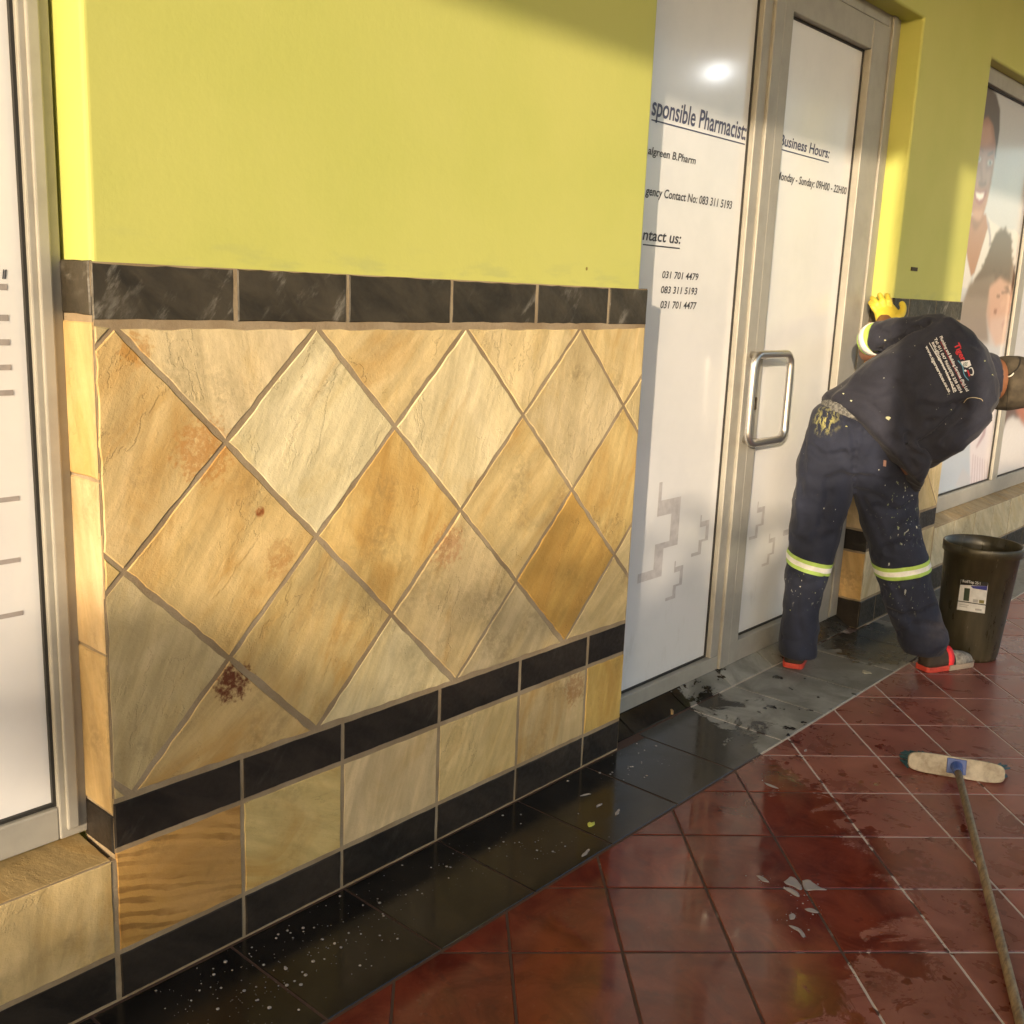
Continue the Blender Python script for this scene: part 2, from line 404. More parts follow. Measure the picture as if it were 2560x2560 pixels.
# red tiles set diagonally
bm = BM(); L = tile_layers(bm); s2 = 1/math.sqrt(2)
da, db = .2885, .2830; oa, ob = .8900, 1.8940
rng = random.Random(3)
for i in range(-30, 45):
    for j in range(-30, 45):
        a0, b0 = oa+i*da, ob+j*db
        P = [((a+b)*s2, (a-b)*s2) for a, b in ((a0, b0), (a0+da, b0), (a0+da, b0+db), (a0, b0+db))]
        cx = sum(p[0] for p in P)/4; cy = sum(p[1] for p in P)/4
        if not (-3 < cx < 12 and -4.6 < cy < 0): continue
        P = clip_poly(P, -3, 12, -4.28, YB-.002)
        t = rng.uniform(.82, 1.12)
        add_tile(bm, L, P, O0, Vector((1, 0, 0)), Vector((0, 1, 0)), Vector((0, 0, 1)), .01, .0035, .002, 0, (t, t*rng.uniform(.95, 1.03), t), 0, 0, i*97+j, 9)
tag(link('red_tile_paving', bm, M['red']), kind='structure')
# dark slate border along the wall, and the sloping row below the doors
bm = BM(); L = tile_layers(bm)
x = 1.297-.3595*12
k = 0
while x < 11:
    t = rng.uniform(.85, 1.15); x1 = x+.3595
    inner_y = -.001
    if 2.93 < (x+x1)/2 < 5.0: inner_y = TH0-.003
    add_tile(bm, L, rect(x, x1, YB, inner_y), O0, Vector((1, 0, 0)), Vector((0, 1, 0)), Vector((0, 0, 1)), .01, .0028, .002, .0006, (t, t, t), 0, 0, k, .06)
    x = x1; k += 1
slope = Vector((0, TH1-TH0, THZ)); sl_len = slope.length; slope.normalize()
x = 2.93
for x1 in (3.085, 3.45, 3.81, 4.17, 4.54, 5.0):
    t = rng.uniform(.85, 1.15)
    add_tile(bm, L, rect(x, x1, 0, sl_len+.06), Vector((0, TH0, 0)), Vector((1, 0, 0)), slope, Vector((1, 0, 0)).cross(slope), .01, .0028, .002, .0006, (t, t, t), 0, 0, k, .06)
    x = x1; k += 1
tag(link('dark_slate_border_paving', bm, M['dark']), kind='structure')

# ------------------------------------------------------------------ building
B = empty('shop_building', (2.0, .2, 0), 'lime yellow shopfront with diamond sandstone dado, white filmed doors and windows', 'building')
YP = .012
# plaster shell with openings
xs = [-4, 1.018, 2.897, 5.006, 5.945, 13]; zs = [0, .33, 2.9, 4.0]
opens = {(0, 1), (2, 0), (2, 1), (4, 1)}
bm = BM(); YD = .30
for i in range(5):
    for j in range(3):
        if (i, j) in opens: continue
        x0, x1, z0, z1 = xs[i], xs[i+1], zs[j], zs[j+1]
        quad(bm, [(x0, YP, z0), (x1, YP, z0), (x1, YP, z1), (x0, YP, z1)])
        for di, dj, pts in ((1, 0, [(x1, YP, z0), (x1, YD, z0), (x1, YD, z1), (x1, YP, z1)]), (-1, 0, [(x0, YP, z1), (x0, YD, z1), (x0, YD, z0), (x0, YP, z0)]),
                            (0, -1, [(x0, YP, z0), (x0, YD, z0), (x1, YD, z0), (x1, YP, z0)]), (0, 1, [(x0, YP, z1), (x1, YP, z1), (x1, YD, z1), (x0, YD, z1)])):
            if (i+di, j+dj) in opens: quad(bm, pts)
bmesh.ops.remove_doubles(bm, verts=bm.verts, dist=1e-4)
bmesh.ops.recalc_face_normals(bm, faces=bm.faces)
link('plaster_wall', bm, M['plaster'], B, bevel=.012, segs=4)
bm = BM(); box(bm, -4, 13, .30, .5, 0, 4.0); link('inner_wall', bm, M['concrete'], B)

# mortar beds behind the tiles
bm = BM()
for (x0, x1, z1) in ((1.013, 2.925, 1.637), (5.0065, 5.942, 1.656), (-4, 1.0128, .352), (5.9422, 13, .393)):
    box(bm, x0, x1, .0018, .02, 0, z1)
box(bm, 1.0105, 1.03, .0036, .13, .31, 1.637); box(bm, 2.905, 2.9252, .0036, .13, .03, 1.578); box(bm, 5.0045, 5.02, .0036, .13, .0, 1.578)
box(bm, -4, 1.0, .0037, .135, .30, .3525); box(bm, 5.95, 13, .0037, .1, .34, .394)
link('mortar', bm, M['mortar'], B)

def course(name, mat, segs, z0, z1, tints, seed, jit=.0012, orngs=None, angs=None):
    bm = BM(); L = tile_layers(bm)
    for k, (x0, x1) in enumerate(segs):
        t = tints(k)
        add_tile(bm, L, rect(x0, x1, z0(k) if callable(z0) else z0, z1(k) if callable(z1) else z1), O0, WX, WZ, WN, .012, .0042, .003, jit, t,
                 orngs[k % len(orngs)] if orngs else 0, angs[k % len(angs)] if angs else .9, seed+k)
    return bm, L
def side_tiles(bm, L, X, segs, mat_t, seed, nx=-1, y1=.135, orngs=(0,), y0=.0005):
    for k, (z0, z1) in enumerate(segs):
        u = Vector((0, 1, 0)) if nx > 0 else Vector((0, -1, 0))
        P = rect(y0, y1, z0, z1) if nx > 0 else rect(-y1, -y0, z0, z1)
        add_tile(bm, L, P, Vector((X, 0, 0)), u, WZ, Vector((nx, 0, 0)), .008, .003, .003, .0012, mat_t(k), orngs[k % len(orngs)], .2, seed+k)
cols = [1.0075, 1.338, 1.649, 2.007, 2.36, 2.71, 2.93]
segs = list(zip(cols, cols[1:]))
g = lambda lo, hi, sd: (lambda k: (lambda t: (t, t*.97, t*.93))(random.Random(sd+k).uniform(lo, hi)))
# band along the top of the dado
bm, L = course('slate_band', None, [(1.0078, 1.34), (1.34, 1.654), (1.654, 2.009), (2.009, 2.362), (2.362, 2.714), (2.714, 2.9305)], 1.5185, 1.640, g(.75, 1.2, 5), 11, .0015)
side_tiles(bm, L, 1.0072, [(1.530, 1.642)], g(.9, 1.2, 3), 40)
side_tiles(bm, L, 2.931, [(1.530, 1.642)], g(.9, 1.2, 4), 41, nx=1, y0=.001)
link('slate_band', bm, M['slate'], B)
# diamond sandstone
bm = BM(); L = tile_layers(bm); h_ = .2535
rows = []
lay = {}
def sandpick(i, j):
    r = random.Random(i*31+j*17+4)
    return r.choice(SAND), r.uniform(0, .45), r.uniform(-1.1, .5)
over = {(1.308, 1.00): (0, (.62, .48, .26), .55, -.6), (1.056, 1.26): (0, (.60, .47, .27), .75, -.4), (1.562, 1.26): (0, (.70, .64, .47), .0, -.5),
        (1.308, 1.51): (0, (.66, .56, .39), .12, .2), (1.815, 1.00): (0, (.64, .49, .24), .62, -.35), (2.069, 1.26): (0, (.68, .60, .42), .05, -.3),
        (2.322, 1.00): (0, (.60, .48, .27), .3, -.8), (2.576, 1.26): (0, (.56, .47, .31), .0, -.2), (2.576, .745): (0, (.50, .33, .11), .75, -.7),
        (2.83, 1.00): (0, (.58, .45, .22), .4, -.3), (2.069, .745): (0, (.58, .47, .29), .1, -.5), (1.562, .745): (0, (.56, .45, .25), .35, -.5),
        (1.056, .745): (0, (.50, .42, .27), .15, -.4), (1.308, .49): (0, (.52, .40, .22), .5, -.9), (1.815, .49): (0, (.66, .58, .40), .0, -.5),
        (1.815, 1.51): (0, (.66, .54, .33), .35, -.8), (2.322, 1.51): (0, (.66, .55, .35), .1, -.3), (2.83, 1.51): (0, (.64, .52, .31), .2, -.2),
        (2.322, .49): (0, (.50, .42, .29), .1, -.6), (2.83, .49): (0, (.58, .47, .28), .1, -.9), (2.83, .745): (0, (.6, .47, .25), .2, -.3)}
def nearest(cx, cz):
    best = min(over, key=lambda q: (q[0]-cx)**2+(q[1]-cz)**2)
    return over[best] if (best[0]-cx)**2+(best[1]-cz)**2 < .012 else None
for i in range(-1, 9):
    for j in range(0, 6):
        if (i+j) % 2 == 0: continue
        # cell centres sit on the half lattice
        cx = 1.055+h_*i; cz = .4935+.2545*j
        P = [(cx-h_, cz), (cx, cz-.2545), (cx+h_, cz), (cx, cz+.2545)]
        P = clip_poly(P, 1.009, 2.929, .489, 1.518)
        if len(P) < 3: continue
        o = nearest(cx, cz); t, og, an = (o[1], o[2], o[3]) if o else sandpick(i, j)
        add_tile(bm, L, P, O0, WX, WZ, WN, .012, .0046, .0026, .0022, (t[0]*1.04, t[1]*1.01, t[2]*.90), og*1.0, an, i*50+j)
side_tiles(bm, L, 1.0072, [(.458, .825), (.825, 1.20), (1.20, 1.522)], lambda k: ((.56, .41, .21), (.60, .45, .26), (.58, .42, .20))[k], 70, orngs=(.25, .1, .3))
side_tiles(bm, L, 2.931, [(.498, .85), (.85, 1.20), (1.20, 1.522)], lambda k: SAND[k], 75, nx=1, orngs=(.2,), y0=.001)
link('stone_cladding', bm, M['stone'], B)
# thin black strip
bm, L = course('slate_strip', None, segs, .373, .488, g(.75, 1.15, 9), 120, .0008)
side_tiles(bm, L, 1.0072, [(.362, .458)], g(.9, 1.2, 3), 130); side_tiles(bm, L, 2.931, [(.373, .488)], g(.9, 1.2, 3), 131, nx=1, y0=.001)
link('slate_strip', bm, M['slate2'], B)
# lower stone course, near pier
st_t = [(.50, .30, .11), (.62, .49, .22), (.63, .50, .30), (.64, .50, .25), (.60, .47, .26), (.62, .45, .15)]
bm, L = course('stone_course', None, segs, .122, .371, lambda k: st_t[k], 200, .0012, orngs=[.95, .45, .0, .12, .35, .55], angs=[1.25, 1.1, -.3, -.4, -.1, -.2])
side_tiles(bm, L, 2.931, [(.122, .371)], g(.5, .6, 3), 140, nx=1, y0=.001)
link('stone_course', bm, M['stone'], B)
bm, L = course('slate_skirting', None, segs, .001, .120, g(.7, 1.1, 19), 300, .0008)
side_tiles(bm, L, 2.931, [(.02, .120)], g(.9, 1.2, 3), 141, nx=1, y0=.001)
link('slate_skirting', bm, M['slate2'], B)
# below the left window
ls = [(-4+.36*i, -4+.36*(i+1)) for i in range(13)] + [(.68, 1.0055)]
bm, L = course('sill_course', None, ls, .122, .355, lambda k: (.60, .46, .24), 400, orngs=[.5, .2, .4], angs=[-.2])
for k, (x0, x1) in enumerate(ls):
    add_tile(bm, L, rect(x0, x1, 0, .155), Vector((0, .0, .3535)), WX, Vector((0, 1, .06)).normalized(), Vector((0, -.06, 1)).normalized(), .012, .0035, .003, .001, (.42, .31, .15), .2, .3, 430+k)
link('window_sill_stone', bm, M['stone'], B)
bm, L = course('sill_skirting', None, ls, .001, .120, g(.7, 1.1, 29), 450, .0008); link('slate_skirting', bm, M['slate2'], B)

# far pier dado
XF0, XF1 = 5.0, 5.947
bm, L = course('f', None, [(XF0, 5.19), (5.19, 5.55), (5.55, XF1)], 1.552, 1.660, g(1.2, 1.6, 55), 500, .001)
side_tiles(bm, L, XF0-.0006, [(1.535, 1.642)], g(1.3, 1.6, 3), 510)
link('slate_band', bm, M['slate'], B)
bm = BM(); L = tile_layers(bm)
for i in range(-1, 6):
    for j in range(0, 6):
        if (i+j) % 2: continue
        cx = 5.18+h_*i; cz = .5235+.2545*j
        P = clip_poly([(cx-h_, cz), (cx, cz-.2545), (cx+h_, cz), (cx, cz+.2545)], XF0+.001, XF1, .5236, 1.5413)
        if len(P) < 3: continue
        t, og, an = sandpick(i+60, j); add_tile(bm, L, P, O0, WX, WZ, WN, .012, .0042, .003, .0012, t, og*.6, an, 900+i*50+j)
side_tiles(bm, L, XF0-.0006, [(.148, .395), (.512, .86), (.86, 1.2), (1.2, 1.53)], lambda k: ((.62, .42, .19), (.56, .42, .24), (.66, .46, .24), (.66, .45, .22))[k], 520, orngs=(.4, .2, .4, .3), y1=.128)
for k, (x0, x1) in enumerate([(XF0+.001, 5.33), (5.33, 5.69), (5.69, XF1)]):
    add_tile(bm, L, rect(x0, x1, .148, .41), O0, WX, WZ, WN, .012, .004, .003, .001, SAND[k+1], .1, -.3, 530+k)
link('stone_cladding', bm, M['stone'], B)
bm, L = course('f', None, [(XF0+.001, 5.33), (5.33, 5.69), (5.69, XF1)], .412, .521, g(.9, 1.3, 65), 550, .0008)
side_tiles(bm, L, XF0-.0006, [(.398, .508)], g(.9, 1.2, 3), 560, y1=.128); link('slate_strip', bm, M['slate2'], B)
bm, L = course('f', None, [(XF0+.001, 5.2), (5.2, 5.56), (5.56, 5.94)]+[(5.94+.36*i, 5.94+.36*(i+1)) for i in range(19)], .001, .146, g(1.0, 1.5, 66), 580, .0008)
side_tiles(bm, L, XF0-.0006, [(.0, .146)], g(.9, 1.2, 3), 590, y1=.128); link('slate_skirting', bm, M['slate2'], B)
fs = [(5.949, 6.285), (6.285, 6.655), (6.655, 7.005), (7.005, 7.368)]+[(7.368+.36*i, 7.368+.36*(i+1)) for i in range(15)]
bm, L = course('f', None, fs, .148, .395, g(.9, 1.05, 70), 600, .001)
for f_ in bm.verts: pass
for k, v_ in enumerate(bm.verts): v_[L[1]] = (.54*v_[L[1]][0], .49*v_[L[1]][0], .36*v_[L[1]][0], 1)
for k, (x0, x1) in enumerate(fs):
    add_tile(bm, L, rect(x0, x1, 0, .115), Vector((0, 0, .394)), WX, Vector((0, 1, .35)).normalized(), Vector((0, -.35, 1)).normalized(), .012, .0035, .003, .001, (.36, .29, .19), .1, .3, 640+k)
link('window_sill_stone', bm, M['stone'], B)
# little hole with an old wall plug in the far pier
bm = BM(); box(bm, 4.93*1.0145+.18, 4.93*1.0145+.255, YP-.006, YP+.01, 1.79, 1.808); link('wall_plug', bm, plain('old_plug', (.05, .04, .02), .7), B)

# ------------------------------------------------------------------ frames
def frame_box(bm, x0, x1, z0, z1, y0, y1): box(bm, x0, x1, y0, y1, z0, z1)
def grid_pane(bm, x0, x1, z0, z1, y): quad(bm, [(x0, y, z0), (x1, y, z0), (x1, y, z1), (x0, y, z1)])
YG = .155                                             # glass set back in its frame
def text_mesh(s, size, sx=.74, shear=.16, align='RIGHT', ext=0.0, bold=.012):
    c = bpy.data.curves.new('t', 'FONT'); c.body = s; c.size = size; c.shear = shear; c.align_x = align; c.extrude = ext
    c.resolution_u = 3; c.offset = size*bold
    o = bpy.data.objects.new('t', c); COL.objects.link(o)
    me = bpy.data.meshes.new_from_object(o.evaluated_get(bpy.context.evaluated_depsgraph_get()))
    bpy.data.objects.remove(o); bpy.data.curves.remove(c)
    for v in me.vertices: v.co.x *= sx
    return me
def add_mesh(bm, me, M4):
    t = bmesh.new(); t.from_mesh(me); t.transform(M4); me2 = bpy.data.meshes.new('x'); t.to_mesh(me2); t.free(); bm.from_mesh(me2); bpy.data.meshes.remove(me2)
CAPH = .66
def wall_text(s, anchor_px, base_px, top_px, Y, width_px=None, align='RIGHT', shear=.16):
    """text lying on the vertical plane at depth Y; px give anchor edge, baseline and cap height"""
    A = on_y(*anchor_px, Y); b = on_y(*base_px, Y); t = on_y(*top_px, Y)
    size = abs(t.z-b.z)/CAPH
    me = text_mesh(s, size, 1, shear, align, 0, .016)
    xs_ = [v.co.x for v in me.vertices]; wd = max(xs_)-min(xs_)
    if width_px: k = abs(A.x-on_y(*width_px, Y).x)/wd
    else: k = .72
    for v in me.vertices: v.co.x *= k
    Mx = Matrix(((1, 0, 0, A.x), (0, 0, -1, Y), (0, 1, 0, b.z), (0, 0, 0, 1)))
    return me, Mx, A, b
c3 = lambda x, y: (1560+x*.5176, y*.5176)
c5 = lambda x, y: (1500+x*.41408, 1000+y*.41408)

# --- double door
door = empty('glazed_door', (4.0, .12, 0)); child(door, B)
YF = .12
bm = BM()
box(bm, 2.932, 3.888, YF, YF+.06, THZ+.002, .115)     # rails
link('bottom_rail', bm, M['alu'], door, bevel=.003)
bm = BM(); box(bm, 2.932, 3.752, YF+.002, YF+.062, 2.735, 2.92)
link('top_rail', bm, M['alu'], door, bevel=.003)
bm = BM()
box(bm, 3.752, 3.815, YF+.001, YF+.058, .1152, 2.7348); box(bm, 3.8152, 3.888, YF-.012, YF+.05, .0523, 2.92)
link('mullion', bm, M['alu'], door, bevel=.004)
bm = BM()
box(bm, 3.8905, 3.962, YF-.010, YF+.046, .0525, 2.845); box(bm, 4.700, 4.868, YF-.010, YF+.046, .0525, 2.845)
box(bm, 3.9622, 4.6998, YF-.008, YF+.044, .0523, .150); box(bm, 3.9622, 4.6998, YF-.008, YF+.044, 2.722, 2.846)
link('leaf_frame', bm, M['alu'], door, bevel=.004)
bm = BM(); box(bm, 4.876, 4.998, YF-.004, YF+.06, .05, 2.919); box(bm, 3.8905, 4.8758, YF-.002, YF+.06, 2.850, 2.918)
box(bm, 4.893, 4.94, YF-.016, YF-.0042, .06, 2.9)
link('door_jamb', bm, M['alu'], door, bevel=.003)
bm = BM()
for (x0, x1, z0, z1, y) in ((2.932, 3.752, .115, 2.735, YF+.028), (3.962, 4.70, .150, 2.722, YF+.028)):
    for (a, b, c, d) in ((x0, x1, z0, z0+.009), (x0, x1, z1-.009, z1), (x0, x0+.008, z0+.009, z1-.009), (x1-.008, x1, z0+.009, z1-.009)):
        box(bm, a, b, y-.004, y+.004, c, d)
link('gasket', bm, M['gasket'], door)
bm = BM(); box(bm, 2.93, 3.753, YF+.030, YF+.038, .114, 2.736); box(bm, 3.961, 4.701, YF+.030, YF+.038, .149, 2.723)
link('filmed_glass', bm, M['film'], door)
YT = YF+.0285
bmN = M['ink']; bmB = M['inkblue']
def put(mt_, s, anchor, base, top, width, align='RIGHT', under=None):
    me, Mx, A, b = wall_text(s, c3(*anchor), c3(*base), c3(*top), YT, c3(*width) if width else None, align)
    bmx = BM(); add_mesh(bmx, me, Mx); bpy.data.meshes.remove(me)
    if under:
        u0, u1 = on_y(*c3(*under[0]), YT), on_y(*c3(*under[1]), YT)
        z = b.z-.014; x0 = under[2] if len(under) > 2 else u0.x
        quad(bmx, [(x0, YT, z-.0045), (u1.x, YT, z-.0045), (u1.x, YT, z), (x0, YT, z)])
    link('lettering', bmx, mt_, door)
put(bmB, 'sponsible Pharmacist:', (590, 640), (350, 612), (365, 530), (134, 500), 'RIGHT', ((134, 560), (586, 668)))
put(bmN, 'algreen B.Pharm', (347, 775), (237, 770), (240, 735), (118, 710), 'RIGHT')
put(bmN, 'gency Contact No: 083 311 5193', (522, 985), (195, 955), (195, 915), (104, 925), 'RIGHT')
put(bmN, 'ntact us:', (275, 1150), (185, 1168), (190, 1118), (90, 1120), 'RIGHT', ((92, 1168), (270, 1187)))
put(bmN, '031 701 4479', (358, 1340), (183, 1342), (185, 1310), (183, 1330), 'RIGHT')
put(bmN, '083 311 5193', (353, 1410), (178, 1415), (180, 1383), (178, 1405), 'RIGHT')
put(bmN, '031 701 4477', (347, 1478), (172, 1488), (175, 1455), (172, 1475), 'RIGHT')
put(bmB, 'Business Hours:', (992, 745), (893, 738), (897, 690), (752, 680), 'RIGHT', ((755, 715), (990, 775)))
put(bmN, 'Monday - Sunday: 09H00 - 22H00', (1074, 920), (842, 888), (845, 852), (736, 855), 'RIGHT')
# printed plus emblems, only their lower right edges toned
def plus_edge(bm, cx, cz, a, t, wd, Y):
    P = [(t, a*.95), (t, t), (a, t), (a, -t), (t, -t), (t, -a), (-t*.9, -a)]
    Q = [(t+wd, a*.95), (t+wd, t+wd), (a+wd, t+wd), (a+wd, -t-wd*.4), (t+wd, -t-wd*.4), (t+wd, -a-wd*.6), (-t*.9, -a-wd*.6)]
    P = [(t, t+wd*2.2)]+[(t, t+.0), (a, t+.0)]+P[3:]; Q = [(t+wd*.35, t+wd*2.2)]+[(t+wd*.35, t+wd), (a+wd, t+wd)]+Q[3:]
    vp = [bm.verts.new((cx+p[0], Y, cz+p[1])) for p in P]; vq = [bm.verts.new((cx+q[0], Y, cz+q[1])) for q in Q]
    for i in range(len(P)-1): bm.faces.new((vp[i], vp[i+1], vq[i+1], vq[i]))
for (x, z, a, t, wd) in ((3.25, .735, .155, .055, .042), (3.60, .675, .075, .027, .016), (3.43, .515, .070, .026, .015), (4.075, .672, .075, .027, .016), (4.215, .515, .065, .025, .014), (4.42, .70, .12, .05, .03)):
    bm = BM(); plus_edge(bm, x, z, a, t, wd*1.45, YT); link('plus_emblem', bm, M['greyink'], door)
# handle: tube bent into a closed rectangle on two posts
hd = BM(); X0, X1, Z0, Z1, r = 3.772, 4.087, 1.045, 1.405, .05
loop = []
for (cx, cz, a0) in ((X1-r, Z1-r, 90), (X1-r, Z0+r, 0), (X0+r, Z0+r, -90), (X0+r, Z1-r, -180)):
    for k in range(7):
        a = R_(a0-15*k); loop.append(Vector((cx+r*math.cos(a), .048, cz+r*math.sin(a))))
n = len(loop); rs = []
for i in range(n):
    t = (loop[(i+1) % n]-loop[i-1]).normalized(); u = Vector((0, 1, 0)); v = t.cross(u)
    rs.append([hd.verts.new(p) for p in ellring(loop[i], u*.016, v*.016, 14)])
for i in range(n):
    a, b = rs[i], rs[(i+1) % n]
    for j in range(14): hd.faces.new((a[j], a[(j+1) % 14], b[(j+1) % 14], b[j]))
tube(hd, [(3.852, .108, 1.4), (3.852, .055, 1.4), (3.86, .048, 1.401)], .014, 14); tube(hd, [(3.852, .108, 1.05), (3.852, .055, 1.05), (3.86, .048, 1.049)], .014, 14)
bmesh.ops.recalc_face_normals(hd, faces=hd.faces)
link('handle', hd, M['steel'], door, smooth=True)
bm = BM(); tube(bm, [(3.925, .1105, 1.215), (3.925, .105, 1.215)], .008, 12); tube(bm, [(3.925, .1105, 1.178), (3.925, .105, 1.178)], .008, 12)
box(bm, 3.918, 3.932, .106, .1105, 1.172, 1.222); link('lock', bm, plain('dark_lock', (.12, .09, .06), .4, .8), door)

# --- left window
win = empty('shop_window', (0, .12, .39)); child(win, B); win['label'] = 'left window with white film and a column of grey dashes'
bm = BM(); box(bm, .945, 1.009, .118, .18, .378, 2.9); box(bm, -4, .945, .120, .178, .378, .455); box(bm, -4, .945, .120, .178, 2.82, 2.899)
box(bm, .958, .985, .106, .1178, .4, 2.88)
link('frame', bm, M['alu'], win, bevel=.004)
bm = BM(); box(bm, .938, .9448, .130, .140, .456, 2.819); box(bm, -4, .9378, .131, .141, .456, .463); link('gasket', bm, M['gasket'], win)
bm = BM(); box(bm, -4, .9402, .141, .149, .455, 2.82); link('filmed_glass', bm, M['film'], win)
YL = .1395
ca = lambda x, y: (x*.4451, y*.4451); cb = lambda x, y: (x*.4451, 700+y*.4451)
for (x, y, L_, th) in ((40, 1612, .40, .006), (48, 1785, .37, .006), (0, 0, 0, 0), (55, 1922, .35, .006)):
    if L_:
        bm = BM(); p = on_y(*ca(x, y), YL); quad(bm, [(p.x-L_, YL, p.z-th), (p.x, YL, p.z-th), (p.x, YL, p.z+th), (p.x-L_, YL, p.z+th)]); link('printed_dash', bm, M['greyline'], win)
for (x, y, L_, th) in ((63, 490, .33, .0055), (75, 632, .32, .0055), (108, 1225, .25, .005), (112, 1570, .28, .005), (130, 1868, .25, .005)):
    bm = BM(); p = on_y(*cb(x, y), YL); quad(bm, [(p.x-L_, YL, p.z-th), (p.x, YL, p.z-th), (p.x, YL, p.z+th), (p.x-L_, YL, p.z+th)]); link('printed_dash', bm, M['greyline'], win)
bm = BM(); p = on_y(*ca(24, 1566), YL); q = on_y(*ca(24, 1508), YL)
me = text_mesh('ll', abs(q.z-p.z)/.76, .8, .2, 'RIGHT'); add_mesh(bm, me, Matrix(((1, 0, 0, p.x+.004), (0, 0, -1, YL), (0, 1, 0, p.z), (0, 0, 0, 1))))
link('lettering', bm, M['ink'], win)

# --- far window with photo film
win2 = empty('shop_window', (7, .1, .45)); child(win2, B); win2['label'] = 'right hand window with a printed photo of a smiling woman'
YW = .075
bm = BM(); box(bm, 5.952, 13, YW, YW+.06, .435, .53); box(bm, 5.952, 13, YW, YW+.06, 2.815, 2.899); box(bm, 5.952, 6.03, YW+.001, YW+.058, .5302, 2.8148)
for x in (7.14, 8.35, 9.56, 10.8): box(bm, x, x+.112, YW+.001, YW+.058, .5302, 2.8148)
link('frame', bm, M['alu'], win2, bevel=.004)
bm = BM()
for x0, x1 in ((6.03, 7.14), (7.252, 8.35), (8.462, 9.56)):
    for (a, b, c, d) in ((x0, x1, .5304, .538), (x0, x1, 2.807, 2.8146), (x0, x0+.007, .538, 2.807), (x1-.007, x1, .538, 2.807)): box(bm, a, b, YW+.018, YW+.026, c, d)
link('gasket', bm, M['gasket'], win2)
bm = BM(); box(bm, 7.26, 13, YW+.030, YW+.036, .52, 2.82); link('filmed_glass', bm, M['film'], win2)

def paint_panel(name, x0, x1, z0, z1, Y, nx, nz, shapes, bgcol, blur=2):
    X, Z = np.meshgrid(np.linspace(x0, x1, nx), np.linspace(z0, z1, nz))
    v = np.stack([X-CAM.x, np.full_like(X, Y-CAM.y), Z-CAM.z], -1)
    d = v @ np.array(FW); px = 1280+FPX*(v @ np.array(RT))/d; py = 1280-FPX*(v @ np.array(UP))/d
    img = np.zeros((nz, nx, 3)); img[:] = bgcol[:3]; rg = np.random.RandomState(4)
    def inside(poly):
        r = np.zeros(px.shape, bool); m = len(poly)
        for i in range(m):
            xa, ya = poly[i]; xb, yb = poly[(i+1) % m]
            if ya == yb: continue
            c = ((ya > py) != (yb > py)) & (px < (xb-xa)*(py-ya)/(yb-ya)+xa); r ^= c
        return r.astype(float)
    def blr(m, k):
        for _ in range(k):
            p = np.pad(m, 1, mode='edge'); m = (p[1:-1, 1:-1]*2+p[:-2, 1:-1]+p[2:, 1:-1]+p[1:-1, :-2]+p[1:-1, 2:])/6
        return m
    for poly, col, k, op in shapes:
        a = blr(inside(poly), k*2+2)[..., None]*op; img = img*(1-a)+np.array(col[:3])*a
    g_ = rg.rand(nz, nx, 1); img = img*(.97+.06*g_)
    bm = BM(); lay = bm.verts.layers.float_color.new('print')
    vs = [[bm.verts.new((X[j, i], Y, Z[j, i])) for i in range(nx)] for j in range(nz)]
    for j in range(nz):
        for i in range(nx): vs[j][i][lay] = (*img[j, i], 1)
    for j in range(nz-1):
        for i in range(nx-1): bm.faces.new((vs[j][i], vs[j][i+1], vs[j+1][i+1], vs[j+1][i]))
    return bm
p_ = lambda *pts: [(2340+x*.29, 140+y*.29) for x, y in pts]
q_ = lambda *pts: [(2300+x*.29, 700+y*.29) for x, y in pts]
HAIR = srgb(84, 66, 54); SK = srgb(172, 122, 96); SKL = srgb(212, 168, 142); SKD = srgb(122, 80, 62); WHT = srgb(226, 222, 220); GR = srgb(186, 182, 188)  # skin tones lightened to paint in the sky reflected on the glass
